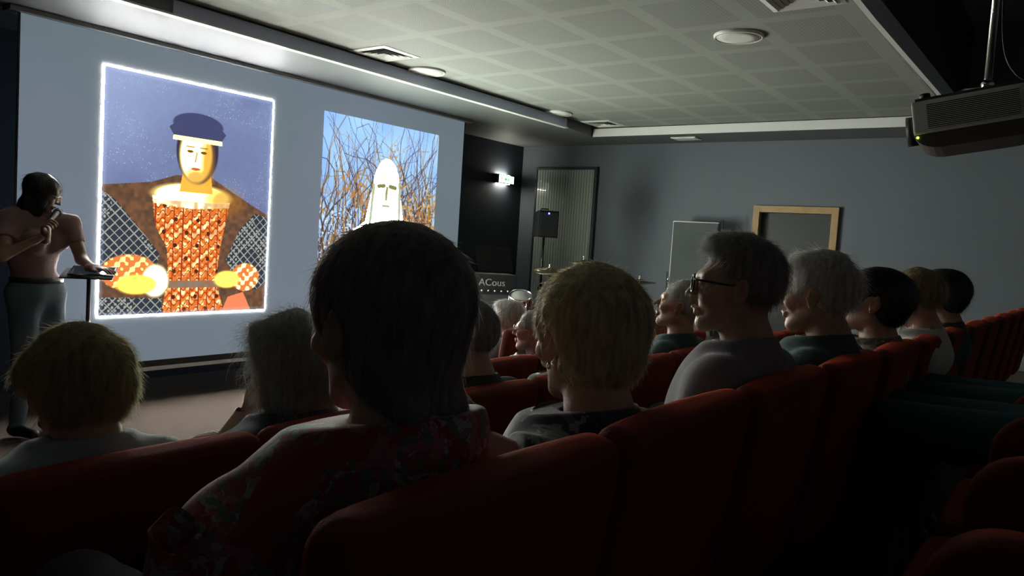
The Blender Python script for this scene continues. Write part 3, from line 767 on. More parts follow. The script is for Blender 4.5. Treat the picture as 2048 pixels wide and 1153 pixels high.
# fabrics with a printed pattern
def print_mat(name, base, blobs, scale=9, dens=.42, petals=2.2):
    m = bpy.data.materials.new(name); m.use_nodes = True; nt = m.node_tree; p = nt.nodes['Principled BSDF']; N = nt.nodes.new; L = nt.links.new
    tc = N('ShaderNodeTexCoord'); last = None
    bc = N('ShaderNodeRGB'); bc.outputs[0].default_value = (*base, 1); last = bc.outputs[0]
    big = N('ShaderNodeTexNoise'); big.inputs['Scale'].default_value = scale*.55; L(tc.outputs['Object'], big.inputs['Vector'])
    g = N('ShaderNodeMath'); g.operation = 'GREATER_THAN'; L(big.outputs[0], g.inputs[0]); g.inputs[1].default_value = 1-dens
    for i, c in enumerate(blobs):
        mp = N('ShaderNodeMapping'); mp.inputs['Location'].default_value = (i*3.3, i*1.7, i*.9); L(tc.outputs['Object'], mp.inputs[0])
        wv = N('ShaderNodeTexNoise'); wv.inputs['Scale'].default_value = scale*petals; wv.inputs['Detail'].default_value = 3; wv.inputs['Distortion'].default_value = 1.2; L(mp.outputs[0], wv.inputs['Vector'])
        a = N('ShaderNodeMath'); a.operation = 'GREATER_THAN'; L(wv.outputs[0], a.inputs[0]); a.inputs[1].default_value = .56
        b = N('ShaderNodeMath'); b.operation = 'MULTIPLY'; L(a.outputs[0], b.inputs[0]); L(g.outputs[0], b.inputs[1])
        mx = N('ShaderNodeMix'); mx.data_type = 'RGBA'; L(b.outputs[0], mx.inputs[0]); L(last, mx.inputs[6]); mx.inputs[7].default_value = (*c, 1); last = mx.outputs[2]
    L(last, p.inputs['Base Color']); p.inputs['Roughness'].default_value = .7; p.inputs['Sheen Weight'].default_value = .3
    return m

SK1 = skin('fair', (.62, .40, .30)); SK2 = skin('rosy', (.55, .32, .23)); SK3 = skin('tan', (.42, .26, .18))
H_brown = hair_mat('brown grey hair', (.40, .36, .35)); H_blond = hair_mat('blond hair', (.80, .74, .52)); H_grey = hair_mat('grey hair', (.50, .50, .49))
H_white = hair_mat('white hair', (.88, .86, .80)); H_dark = hair_mat('dark hair', (.02, .018, .018), .1); H_fair = hair_mat('fair hair', (.50, .40, .26)); H_child = hair_mat('dark blond hair', (.58, .53, .33))
T_floral = print_mat('red floral cloth', (.33, .025, .04), [(.40, .37, .35), (.12, .18, .12), (.42, .12, .16)], 10, .50, 3.2)
T_swirl = print_mat('dark swirl cloth', (.03, .035, .05), [(.24, .29, .31), (.10, .09, .13)], 10, .62, 1.4)
T_grey = mat('grey jersey', (.26, .24, .26), .85, bump=(250, .25), sheen=.3); T_green = mat('dark green jersey', (.05, .09, .085), .85, bump=(250, .25), sheen=.3)
T_teal = mat('pale teal shirt', (.42, .52, .54), .8, bump=(200, .2), sheen=.2); T_navy = mat('navy top', (.035, .05, .075), .8, bump=(200, .2), sheen=.2)
T_olive = mat('dark olive jumper', (.05, .065, .05), .85, bump=(300, .3), sheen=.4); T_white = mat('white shirt', (.62, .64, .58), .75, bump=(150, .2)); T_pink = mat('pink tee shirt', (.27, .17, .165), .8, bump=(150, .2))
T_blue = mat('blue polo', (.08, .16, .30), .8, bump=(150, .2)); T_pattern = print_mat('muted floral blouse', (.16, .13, .12), [(.40, .36, .26), (.20, .08, .10)], 12, .6)
B_jean = mat('blue jeans', (.10, .15, .20), .85, bump=(300, .3), var=(6, (.14, .19, .24))); B_dark = mat('dark trousers', (.03, .035, .045), .85, bump=(300, .3)); B_teal = mat('dark teal trousers', (.035, .11, .13), .85, bump=(300, .3))

FR1, FR2, FR3, FR0 = .30, .11, 0.0, .49
def seatp(label, X, Y, ztop, floor, hs, style, hc, sk, tm, bot, hrot=(0, 0, 0), pely=.08, seed=1, h=.009, **k):
    """a seated person whose head crown is at (X, Y, ztop) in the room"""
    Jx = k.pop('J', {})
    hc_z = ztop - floor - (.118+HAIR[style]['top'] if style else .118)*hs
    px = k.pop('px', 0); pz = .58
    J = dict(pel=(px, pely, pz)); J.update(Jx)
    return person(label, (X, Y, floor), 0, (0, 0, hc_z), hrot, hs, style, hc, sk, k.pop('top', 'tee'), tm, bot, J=J, seed=seed, h=h, **k)

# --- first row in front of the camera
r, H, R = seatp('person with smooth brownish-grey bobbed hair in a red floral top, nearest the camera', .700, .725, 1.504, FR1, 1.0, 'smooth_bob', H_brown, SK1, T_floral, B_dark,
    hrot=(radians(-3), 0, radians(-4)), seed=11, h=.006, shw=.165, px=-.05,
    J=dict(nbz=-.010, topname='floral_top', shL=(-.195, .035, .805), shR=(.045, -.05, .935), elL=(-.22, .12, .66), wrL=(.06, .17, .67), slv=.62), folds=.005)
bm = BM(); Mc = look((-.272, .01, .858), (-.25, -.45, .85))
lathe(bm, [(.030, -.050), (.026, -.01), (.027, .006), (.025, .009), (.022, .006), (.020, -.015), (0, -.03)], 28, Mc)
for v in bm.verts: v.co += Vector((0, 0, .004*sin(v.co.x*160)))
fin(bm, 'sleeve_cuff', T_floral, r, True)
r, H, R = seatp('person with fluffy short blond hair and an earring, in a dark top with pale swirls', 1.19, .71, 1.458, FR1, 1.0, 'fluffy_short', H_blond, SK1, T_swirl, B_dark,
    hrot=(radians(-4), 0, radians(-22)), seed=21, h=.006, J=dict(topname='patterned_top', slv=.35, elL=(-.33, .06, .89), wrL=(-.25, .36, .76)), shw=.17, folds=.004)
bm = BM(); tube(bm, [tuple(np.array(H)+R@np.array([-.082, -.006+.0*k, -.040-.006*k])) for k in range(3)], [.003, .004, .003], 8); fin(bm, 'earring', M_chrome, r, True)
r, H, R = seatp('person with grey quiff haircut and dark-framed glasses in a grey top, in profile', 1.80, .665, 1.535, FR1, .98, 'grey_quiff', H_grey, SK1, T_grey, B_dark,
    hrot=(radians(3), 0, radians(20)), seed=31, h=.007, shw=.17, J=dict(topname='jersey_top'), longsl=True, chin=.97)
glasses(r, H, R, .98, M_black, w=.030, hh=.020, thick=.0028)
seatp('person with wavy white hair in dark green, right of the grey quiff', 2.37, .63, 1.515, FR1, .98, 'white_short', H_white, SK2, T_green, B_dark, hrot=(radians(-2), 0, radians(3)), seed=41, h=.009, J=dict(topname='green_top'))
seatp('person with sleek dark hair leaning back, in a muted floral blouse', 2.90, .575, 1.478, FR1, .98, 'dark_sleek', H_dark, SK2, T_pattern, B_dark, hrot=(radians(8), 0, radians(8)), seed=51, h=.010, J=dict(topname='blouse'))
seatp('person with thin fair hair in a white shirt, beyond the dark-haired one', 3.42, .535, 1.478, FR1, .97, 'thin_fair', H_fair, SK2, T_white, B_dark, hrot=(radians(-6), 0, radians(-2)), seed=61, h=.012, longsl=True)
seatp('person with short black hair in a dark top, last of the near row', 3.96, .515, 1.482, FR1, .98, 'dark_sleek', H_dark, SK3, T_green, B_dark, seed=71, h=.012, J=dict(topname='green_top'))
# --- second row
seatp('child with tousled dark blond hair in a pale teal shirt, lower left of the picture', .72, 1.625, 1.262, FR2, 1.0, 'tousled_child', H_child, SK1, T_teal, B_dark, hrot=(radians(-4), 0, radians(5)), seed=81, h=.008, shw=.15, J=dict(pel=(0, .06, .56), nbz=.012))
seatp('person with loose curly grey hair in a navy top, hand raised to the face', 1.27, 1.66, 1.255, FR2, .98, 'curly_long', H_grey, SK1, T_navy, B_dark, hrot=(radians(-10), 0, radians(18)), seed=91, h=.009, J=dict(elL=(-.09, .15, .76), wrL=(.0, .14, .90), hdL=(.15, -.2, .9), hnL=(-.6, .6, 0), slv=.8))
seatp('person with short grey hair in a dark olive jumper, in the second row', 1.89, 1.575, 1.288, FR2, .99, 'grey_cropped', H_grey, SK1, T_olive, B_dark, hrot=(radians(-3), 0, radians(4)), seed=101, h=.009, longsl=True, J=dict(topname='jumper'))
seatp('person in a dark green jersey mostly hidden behind the blond head', 2.47, 1.575, 1.235, FR2, .97, 'grey_cropped', H_grey, SK1, T_green, B_dark, seed=111, h=.012, J=dict(topname='jersey_top'))
seatp('balding white-haired person in a dark jacket, chin up, left of the grey quiff', 3.46, 1.545, 1.350, FR2, 1.05, 'grey_cropped', H_white, SK2, T_green, B_dark, hrot=(radians(14), 0, radians(14)), seed=121, h=.010, longsl=True, J=dict(topname='jacket'), nose=1.05)
# --- third and fourth rows
r, H, R = seatp('person with glasses and a blue collar in the third row, face in profile', 3.40, 2.36, 1.12, FR3, .98, 'grey_cropped', H_grey, SK2, T_blue, B_dark, hrot=(radians(4), 0, radians(20)), seed=131, h=.012)
glasses(r, H, R, .98, M_chrome, thick=.0018)
seatp('person with white hair whose crown shows far ahead beside the drums', 4.06, 3.03, 1.085, FR3, .98, 'white_short', H_white, SK1, T_grey, B_dark, seed=141, h=.013)
seatp('small person with brown hair low in a red seat, in front of the cymbals', 4.93, 2.42, 1.01, FR3, .95, 'thin_fair', H_fair, SK1, T_grey, B_dark, hrot=(0, 0, radians(10)), seed=151, h=.013, J=dict(pel=(0, .10, .55)))
# --- own row, right of the frame: only the laps reach into view
for i, (x, y, lb) in enumerate(((2.56, -.14, 'person in dark teal trousers, nearer pair of knees at the right edge'), (3.09, -.14, 'person in dark teal trousers, farther pair of knees at the right edge'))):
    seatp(lb, x, y, 1.74, FR0, .98, 'grey_cropped', H_grey, SK1, T_navy, B_teal, seed=161+i, h=.013, J=dict(pel=(0, .13, .53), wrL=(-.05, .10, .70), wrR=(.05, .10, .70)), longsl=True)

# --- the presenter, standing in front of the screen
a = radians(200.0)
def P_(x, y, z): # room point -> presenter frame
    dx, dy = x-2.15, y-5.42
    return (dx*cos(-a)-dy*sin(-a), dx*sin(-a)+dy*cos(-a), z)
Jp = dict(pel=(0, -.02, .95), shL=P_(2.30, 5.36, 1.40), shR=P_(1.97, 5.43, 1.40), elL=P_(2.345, 5.27, 1.175), wrL=P_(2.33, 5.08, 1.13), elR=P_(1.88, 5.27, 1.19), wrR=P_(2.10, 5.21, 1.33),
    knL=(-.09, .03, .50), knR=(.10, .01, .50), anL=(-.10, -.01, .09), anR=(.11, -.03, .09), hnR=(.2, -.4, .2), hdR=(.35, .35, .55), cuR=1.35, hnL=(0, 0, 1), hdL=P_(2.15+.35, 5.42-.9, 0), cuL=.3, slv=.55, bust=1, hem=1.03)
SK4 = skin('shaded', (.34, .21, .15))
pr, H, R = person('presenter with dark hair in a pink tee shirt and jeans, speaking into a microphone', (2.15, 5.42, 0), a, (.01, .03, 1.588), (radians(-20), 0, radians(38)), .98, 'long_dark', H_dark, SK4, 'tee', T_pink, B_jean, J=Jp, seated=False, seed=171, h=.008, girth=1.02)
bm = BM()
for zz in (1.03,):
    prev = None; n = 40; ra = [];
    for k in range(n):
        t = 2*pi*k/n; q = (.168*cos(t), -.02+.120*sin(t))
        ra.append([bm.verts.new((q[0]*s_, (q[1]+.02)*s_-.02, z_)) for s_, z_ in ((1, zz-.018), (1.03, zz-.018), (1.03, zz+.018), (1, zz+.018))])
    for k in range(n):
        for j in range(4): bm.faces.new((ra[k][j], ra[(k+1) % n][j], ra[(k+1) % n][(j+1) % 4], ra[k][(j+1) % 4]))
fin(bm, 'belt', mat('dark belt', (.02, .018, .016), .4, bump=(60, .1)), pr, True)
glasses(pr, H, R, .98, M_chrome, thick=.0016)
# microphone held to the mouth
mouth = Vector(P_(0, 0, 0)); 
def W_(v): v = Vector(v); return Vector((2.15+v.x*cos(a)-v.y*sin(a), 5.42+v.x*sin(a)+v.y*cos(a), v.z))
mh = W_(tuple(H + R@np.array([0, .118, -.075]))); mg = W_(tuple(np.array(Jp['wrR'])+np.array([.035, .035, .065])))
mg = mh + (mg-mh).normalized()*.20
bm = BM(); dd = (mg-mh).normalized(); Mx = look(mh, dd)
lathe(bm, [(0, -.026), (.016, -.022), (.025, -.006), (.026, .008), (.020, .024)], 20, Mx)
mic = fin(bm, 'microphone', mat('dark mesh grille', (.05, .05, .055), .5, .6, bump=(900, .5)), None, True)
bm = BM(); lathe(bm, [(.020, .022), (.019, .05), (.012, .19), (.012, .20), (0, .20)], 16, Mx); fin(bm, 'handle', M_black, mic, True)
bm = BM(); lathe(bm, [(.0265, .014), (.0265, .022), (.021, .024), (.0205, .014)], 20, Mx); fin(bm, 'ring', M_chrome, mic, True)
tag(mic, 'black handheld microphone at the presenter\'s mouth', 'microphone')

# ================================================================== RED SEATS
M_red = mat('red velour', (.19, .024, .013), .75, bump=(400, .3), sheen=1.0, var=(5, (.17, .019, .012)))
M_red.node_tree.nodes['Principled BSDF'].inputs['Sheen Tint'].default_value = (1.0, .14, .06, 1); M_red.node_tree.nodes['Principled BSDF'].inputs['Sheen Roughness'].default_value = .3
def ext(w, hh, r, th, arch=0.0, crown=.008):
    """upholstered panel in the xz plane, thickness in y"""
    def f(P):
        x = np.abs(P[:, 0]); z = P[:, 2] + arch*P[:, 0]**2
        qx = x-(w-r); qz = np.abs(z)-(hh-r)
        d2 = np.sqrt(np.maximum(qx, 0)**2+np.maximum(qz, 0)**2)+np.minimum(np.maximum(qx, qz), 0)-r
        dy = np.abs(P[:, 1])-(th+crown*np.clip(1-(x/w)**2, 0, 1))
        return smax(d2, dy, .030)
    return f
def make_seat():
    rt = empty('theatre_seat', (0, 0, 0))
    Rb = rotm(radians(9), 0, 0)
    bs = xf(ext(.264, .258, .036, .034, .05), (0, .00, .668), Rb)
    link('backrest', qmesh('backrest', [snet(bs, np.array([-.29, -.14, .38]), np.array([.29, .18, .97]), .009)]), M_red, rt)
    cs = ext(.235, .235, .06, .050, 0, .012)
    cs2 = lambda Q: cs(np.stack([Q[:, 0], Q[:, 2]-.42, Q[:, 1]-.30], 1))
    link('seat_cushion', qmesh('seat_cushion', [snet(cs2, np.array([-.28, .03, .33]), np.array([.28, .57, .52]), .011)]), M_red, rt)
    def arm(Q):
        y, z = Q[:, 1], Q[:, 2]
        q1 = np.abs(y-.27)-(.21-.11); q2 = np.abs(z-.48)-(.165-.11)
        d2 = np.sqrt(np.maximum(q1, 0)**2+np.maximum(q2, 0)**2)+np.minimum(np.maximum(q1, q2), 0)-.11
        return smax(d2, np.abs(Q[:, 0]+.265)-.038, .03)
    link('armrest', qmesh('armrest', [snet(arm, np.array([-.33, -.04, .28]), np.array([-.20, .52, .68]), .010)]), M_red, rt)
    bm = BM(); box(bm, (-.285, .12, .0), (-.245, .40, .33)); box(bm, (-.29, .06, 0), (-.24, .44, .02)); fin(bm, 'leg', M_black, rt, bevel=.004)
    bm = BM(); box(bm, (-.25, .15, .33), (.25, .19, .36)); box(bm, (-.25, .38, .33), (.25, .41, .36)); box(bm, (.215, .12, 0), (.245, .40, .36)); fin(bm, 'seat_frame', M_black, rt, bevel=.003)
    return rt
seat0 = make_seat(); used = [False]
def place_seat(x, y, z, label, group, rz=0):
    if not used[0]: o = seat0; used[0] = True
    else:
        o = seat0.copy(); COL.objects.link(o)
        for ch in seat0.children:
            c = ch.copy(); COL.objects.link(c); c.parent = o
    o.location = (x, y, z); o.rotation_euler = (0, 0, rz); tag(o, label, 'seat', group)
def rowlab(i, who, nrow):
    return who[i] if i < len(who) else None
R1 = ['red seat behind the person in the red floral top', 'red seat behind the person with fluffy blond hair', 'red seat behind the grey quiff and glasses wearer', 'red seat behind the white-haired person in dark green', 'red seat behind the person with sleek dark hair',
      'red seat behind the person in the white shirt', 'red seat behind the last black-haired person of the near row']
for k in range(13):
    x = .708+.53*k
    if k < 7: lb, g = R1[k], 'red seats of the near row'
    else: lb, g = 'empty red seat of the near row, %s past the black-haired sitter' % ('first', 'second', 'third', 'fourth', 'fifth', 'last')[k-7], 'empty red seats at the far end of the near row'
    place_seat(x, .565-.022*max(0, k-1.5), FR1, lb, g, radians(.0))
R2 = {0: 'red seat at the left picture edge beside the child', 1: 'red seat behind the child with tousled hair', 2: 'red seat behind the person with loose curly grey hair', 3: 'red seat behind the person in the dark olive jumper', 4: 'red seat behind the person hidden by the blond head', 6: 'red seat behind the white-haired person with chin up'}
for k in range(-1, 11):
    x = .757+.53*(k-.0) - .53*1 + .0
    i = k
    x = .227+.53*k
    if k in R2: lb, g = R2[k], 'red seats of the second row'
    elif k == -1: continue
    else: lb, g = {5: 'empty second-row red seat left of the balding white-haired person', 7: 'empty second-row red seat right of the balding white-haired person'}.get(k, 'empty second-row red seat, %s after the balding person' % ('second', 'third', 'last')[max(0, k-8)]), 'empty red seats of the second row'
    place_seat(x, 1.465, FR2, lb, g)
for k in range(6):
    x = 2.34+.53*k
    lb = {2: 'red seat behind the third-row person with glasses', 5: 'red seat behind the small brown-haired person', 0: 'leftmost empty red seat of the third row', 1: 'empty red third-row seat just left of the glasses wearer', 3: 'empty red third-row seat just right of the glasses wearer', 4: 'empty red third-row seat left of the small brown-haired person'}[k]
    place_seat(x, 2.19, FR3, lb, 'red seats of the third row')
place_seat(4.06, 2.88, FR3, 'red seat of the white-haired person farthest ahead', 'red seats of the fourth row')
for x, lb in ((1.50, 'red seat at the bottom right corner with its nearest rounded armrest'), (2.03, 'red seat at the right edge, armrest second from the corner'), (2.56, 'red seat under the nearer pair of teal knees'), (3.09, 'red seat under the farther pair of teal knees')):
    place_seat(x, -.33, FR0, lb, 'red seats of the camera row')

# ================================================================== STAND WITH TABLET
st = empty('music_stand', (2.33, 5.13, 0)); tag(st, 'slim dark stand holding a tablet at the presenter\'s hand', 'stand')
bm = BM(); tube(bm, [(0, 0, .25), (0, 0, 1.085)], .013, 12); tube(bm, [(0, 0, .25), (0, 0, .70)], .017, 12); fin(bm, 'pole', mat('grey tube', (.12, .12, .13), .35, .8, bump=(80, .02)), st, True)
for k in range(3):
    t = radians(90+120*k); bm = BM(); tube(bm, [(0, 0, .30), (.16*cos(t), .16*sin(t), .12), (.30*cos(t), .30*sin(t), .012)], .009, 8); fin(bm, 'leg', M_black, st, True)
Mt = Matrix.Rotation(radians(-35), 4, 'Z') @ Matrix.Rotation(radians(14), 4, 'X')
bm = BM(); box(bm, (-.15, -.10, 1.085), (.15, .10, 1.093), Matrix.Translation((.0, 0, 0)) @ Matrix.Translation((0, 0, 1.09)) @ Mt @ Matrix.Translation((0, 0, -1.09))); fin(bm, 'tray', M_black, st)
tb = empty('tablet', (2.33+.02, 5.13-.01, 1.108)); tb.rotation_euler = (radians(14), 0, radians(-35)); tag(tb, 'dark tablet lying on the stand beside the presenter', 'tablet')
bm = BM(); box(bm, (-.13, -.09, -.004), (.13, .09, .005)); fin(bm, 'case', M_black, tb, bevel=.003)
bm = BM(); box(bm, (-.118, -.078, .0052), (.118, .078, .0062)); fin(bm, 'display', mat('tablet glass', (.01, .01, .012), .08, emit=((.5, .6, .8), .03), bump=(5, .001)), tb)

# ================================================================== CEILING FITTINGS
def disc(x, y, z, r, label):
    t = empty('ceiling_light', (x, y, z)); tag(t, label, 'ceiling light', 'round white discs in the lowered ceiling')
    bm = BM(); lathe(bm, [(r, 0), (r*.99, -.014), (r*.93, -.022), (r*.90, -.018)], 48); fin(bm, 'rim', M_white, t, True)
    bm = BM(); lathe(bm, [(r*.91, -.003), (r*.90, -.017), (r*.5, -.022), (0, -.023)], 48); fin(bm, 'diffuser', mat('opal diffuser', (.80, .82, .78), .35, bump=(60, .01)), t, True)
disc(5.08, 2.00, ZM, .165, 'large round white ceiling disc over the middle of the seats')
disc(7.33, 4.94, ZM, .16, 'round white ceiling disc beside the far end of the bulkhead')
disc(5.11, 4.90, ZM, .17, 'round white ceiling disc half hidden behind the bulkhead edge, near the air vent')
def vent(x, y, z, s, label, rz=0):
    t = empty('air_vent', (x, y, z), rz); tag(t, label, 'air vent', 'square ceiling air vents')
    bm = BM()
    for i in range(4):
        a = [(s, s), (-s, s), (-s, -s), (s, -s)][i]; b = [(s, s), (-s, s), (-s, -s), (s, -s)][(i+1) % 4]
        k = .80; q = [bm.verts.new((p[0]*f, p[1]*f, zz)) for p, f, zz in ((a, 1, -.004), (b, 1, -.004), (b, k, -.012), (a, k, -.012))]; bm.faces.new(q)
        q = [bm.verts.new((p[0]*f, p[1]*f, zz)) for p, f, zz in ((a, 1, -.004), (b, 1, -.004), (b, 1, 0), (a, 1, 0))]; bm.faces.new(q)
    fin(bm, 'frame', M_white, t)
    bm = BM(); box(bm, (-s*.8, -s*.8, -.004), (s*.8, s*.8, -.001)); fin(bm, 'duct', M_black, t)
    for k in (.70, .52, .34, .16):
        bm = BM()
        for i in range(4):
            c = [(1, 1), (-1, 1), (-1, -1), (1, -1)]; a, b = c[i], c[(i+1) % 4]
            q = [bm.verts.new((p[0]*s*f, p[1]*s*f, zz)) for p, f, zz in ((a, k, -.003), (b, k, -.003), (b, k+.10, -.016), (a, k+.10, -.016))]; bm.faces.new(q)
            q = [bm.verts.new((p[0]*s*f, p[1]*s*f, zz)) for p, f, zz in ((a, k-.01, -.002), (b, k-.01, -.002), (b, k+.09, -.015), (a, k+.09, -.015))]; bm.faces.new(q[::-1])
        fin(bm, 'louvre', M_white, t)
vent(4.49, 4.80, ZM, .21, 'square louvred air vent by the screen bulkhead')
vent(8.13, 4.82, ZM, .20, 'square air vent in the far ceiling corner')
vent(4.46, 1.42, ZM, .21, 'square air vent cut by the top picture edge')
t = tag(empty('ceiling_plate', (8.80, 4.02, ZS)), 'small flat white plate on the soffit by the right wall', 'ceiling plate')
bm = BM(); box(bm, (-.11, -.16, -.012), (.11, .16, 0)); fin(bm, 'cover', M_white, t, bevel=.003)
bm = BM(); box(bm, (-.085, -.135, -.016), (.085, .135, -.0125)); fin(bm, 'inset', mat('frosted cover', (.7, .74, .74), .3, bump=(60, .01)), t, bevel=.0015)

# ================================================================== PROJECTOR
pj = empty('projector', (4.18, .50, 2.19)); tag(pj, 'white ceiling projector with side grille, hanging from a pole', 'projector')
pj.rotation_euler = (radians(-9.5), 0, radians(5))
M_pj = mat('light grey projector shell', (.75, .72, .66), .45, bump=(250, .05)); M_pd = mat('dark projector shell', (.09, .07, .06), .5, bump=(250, .05))
def prism(bm, pts, x0, x1):
    a = [bm.verts.new((x0, y, z)) for y, z in pts]; b = [bm.verts.new((x1, y, z)) for y, z in pts]
    bm.faces.new(a); bm.faces.new(b[::-1])
    for i in range(len(pts)): j = (i+1) % len(pts); bm.faces.new((a[i], b[i], b[j], a[j]))
bm = BM(); prism(bm, [(.215, -.07), (.215, .085), (-.255, .085), (-.26, .0), (-.255, -.07)], -.19, .19); fin(bm, 'housing', M_pj, pj, bevel=.010)
bm = BM(); prism(bm, [(.215, -.0705), (.212, -.085), (.203, -.100), (.188, -.115), (.168, -.127), (.142, -.136), (.11, -.140), (-.20, -.14), (-.225, -.137), (-.243, -.126), (-.253, -.105), (-.255, -.0705)], -.185, .185); fin(bm, 'lower_shell', M_pd, pj, bevel=.004)
bm = BM(); box(bm, (-.18, -.24, .086), (.18, .20, .098)); fin(bm, 'top_cover', M_pd, pj, bevel=.003)
bm = BM(); box(bm, (-.193, -.205, -.048), (-.1905, .155, .062)); gr = fin(bm, 'grille', mat('grille dark', (.012, .014, .013), .6, bump=(90, .1)), pj)
for k in range(13):
    bm = BM(); z = -.046+.0083*k; box(bm, (-.197, -.205, z), (-.1925, .155, z+.0036)); fin(bm, 'slat', M_pj, gr)
bm = BM(); Ml = look((-.06, .205, -.03), (0, 1, 0)); lathe(bm, [(0, .008), (.045, .010), (.05, .03), (.066, .045), (.070, .045), (.070, 0), (0, 0)], 32, Ml); fin(bm, 'lens', M_black, pj, True)
bm = BM(); lathe(bm, [(.0, .0135), (.03, .013), (.045, .0105)], 24, Ml); fin(bm, 'lens_glass', mat('lens coated', (.02, .03, .05), .05, bump=(3, .001)), pj, True)
bm = BM(); lathe(bm, [(0, .03), (.022, .028), (.024, .02), (.024, 0), (0, 0)], 20, Matrix.Translation((-.12, .16, .098))); fin(bm, 'foot', M_black, pj, True)
bm = BM(); lathe(bm, [(0, .0), (.006, 0), (.006, .004), (0, .006)], 12, look((-.187, .20, -.083), (-1, .4, 0))); fin(bm, 'status_light', mat('green led', (.2, .9, .1), .3, emit=((.45, 1, .05), 3.0), bump=(3, .001)), pj, True)
mt = empty('projector_mount', (4.36, .45, 2.36)); tag(mt, 'chrome pole with ball bracket carrying the projector', 'ceiling mount')
bm = BM(); tube(bm, [(0, 0, .02), (0, 0, 1.59)], .017, 16); fin(bm, 'pole', mat('satin steel', (.45, .47, .46), .3, 1, bump=(60, .02)), mt, True)
bm = BM(); lathe(bm, [(0, .045), (.022, .04), (.03, .02), (.022, 0), (0, -.005)], 24); fin(bm, 'ball_joint', M_chrome, mt, True)
bm = BM()
for dx, dy in ((-.14, .12), (-.14, -.12), (.05, .12), (.05, -.12)): tube(bm, [(0, 0, .005), (dx*.7, dy*.7, -.02), (dx-.05, dy, -.055)], .006, 8)
fin(bm, 'spider_arm', M_chrome, mt, True)
cp = [Vector(q) for q in ((.02, -.02, 1.58), (.02, -.022, 1.0), (.025, -.025, .5), (.03, -.05, .20), (.04, -.11, .07), (.02, -.18, .03), (-.05, -.23, .035))]; sm = []
for i in range(len(cp)-1):
    a_, b_, c_, d_ = cp[max(i-1, 0)], cp[i], cp[i+1], cp[min(i+2, len(cp)-1)]
    for k in range(8):
        t = k/8; sm.append(.5*((2*b_)+(c_-a_)*t+(2*a_-5*b_+4*c_-d_)*t*t+(3*b_-a_-3*c_+d_)*t**3))
bm = BM(); tube(bm, sm+[cp[-1]], .005, 8); tag(fin(bm, 'cable', M_black, None, True), 'thin black cable hanging from the projector pole', 'cable').location = mt.location
struct('trim_8', lambda bm: lathe(bm, [(0, 0), (.07, 0), (.07, .012), (0, .012)], 24, Matrix.Translation((4.36, .45, 3.938))), M_white)

# ================================================================== EXIT SIGN
es = empty('exit_sign', (8.70, YA-.045, 2.325)); tag(es, 'small lit white and green exit sign box on the dark wall', 'exit sign')
bm = BM(); box(bm, (-.215, -.04, -.062), (.20, .044, .062)); fin(bm, 'housing', M_black, es, bevel=.004)
bm = BM(); box(bm, (-.155, -.0425, -.052), (.19, -.0405, .052)); fin(bm, 'panel', mat('lit panel', (.9, .95, .85), .4, emit=((.92, 1, .80), 2.2), bump=(3, .001)), es)
M_g = mat('lit green', (.1, .6, .2), .4, emit=((.18, .75, .28), .9), bump=(3, .001))
def flat(bm, polys, y):
    for pl in polys:
        a = [bm.verts.new((x, y, z)) for x, z in pl]; b = [bm.verts.new((x, y+.0015, z)) for x, z in pl]
        bm.faces.new(a); bm.faces.new(b[::-1])
        for i in range(len(pl)): j = (i+1) % len(pl); bm.faces.new((a[i], b[i], b[j], a[j]))
bm = BM(); flat(bm, [[(-.035, .0), (.0, .034), (.0, .014), (.03, .014), (.03, -.014), (.0, -.014), (.0, -.034)],
    [(.055, .030), (.070, .036), (.078, .024), (.064, .018)], [(.045, .014), (.075, .016), (.10, -.002), (.094, -.008), (.072, .004), (.066, -.012), (.088, -.034), (.078, -.040), (.052, -.014), (.036, -.036), (.026, -.030), (.048, .0)],
    [(.115, .038), (.165, .038), (.165, -.04), (.115, -.04), (.115, -.03), (.155, -.03), (.155, .028), (.115, .028)]], -.0445); fin(bm, 'pictogram', M_g, es)
bm = BM(); flat(bm, [[(-.11, .03), (-.095, .03), (-.095, -.03), (-.11, -.03)], [(-.085, .012), (-.075, .012), (-.075, -.02), (-.085, -.02)]], -.0445); fin(bm, 'letter', mat('lit faded red', (.5, .3, .2), .4, emit=((.55, .35, .25), 1.0), bump=(3, .001)), es)
for s, nm in ((1, 'up'), (-1, 'down')):   # strips that wash the wall above and below
    bm = BM(); box(bm, (-.13, -.02, s*.0625), (.13, .035, s*.0645)); fin(bm, 'light_strip', mat('warm light strip', (1, 1, .9), .4, emit=((1, .95, .82), 70), bump=(3, .001)), es)

# ================================================================== SPEAKER ON A STAND
sp = empty('speaker', (7.70, 5.28, 1.53)); sp.rotation_euler = (0, 0, radians(-30)); tag(sp, 'small black loudspeaker with a blue light on a tall stand', 'speaker')
bm = BM(); pts = [(-.13, -.12), (.13, -.12), (.09, .13), (-.09, .13)]
a = [bm.verts.new((x, y, 0)) for x, y in pts]; b = [bm.verts.new((x, y, .325 if y < 0 else .30)) for x, y in pts]; bm.faces.new(a[::-1]); bm.faces.new(b)
for i in range(4): j = (i+1) % 4; bm.faces.new((a[i], a[j], b[j], b[i]))
fin(bm, 'cabinet', M_black, sp, bevel=.010)
bm = BM(); box(bm, (-.115, -.127, .015), (.115, -.1205, .30)); fin(bm, 'grille', mat('speaker grille', (.02, .024, .028), .5, .3, bump=(700, .5)), sp, bevel=.002)
bm = BM(); tube(bm, [(-.05, .02, .312), (-.045, .02, .345), (.045, .02, .345), (.05, .02, .312)], .008, 8); fin(bm, 'handle', M_black, sp, True)
bm = BM(); lathe(bm, [(0, .004), (.009, .003), (.010, 0), (0, 0)], 12, look((-.01, -.128, .288), (0, -1, 0))); fin(bm, 'status_light', mat('blue led', (.1, .1, 1), .3, emit=((.08, .08, 1), 22), bump=(3, .001)), sp, True)
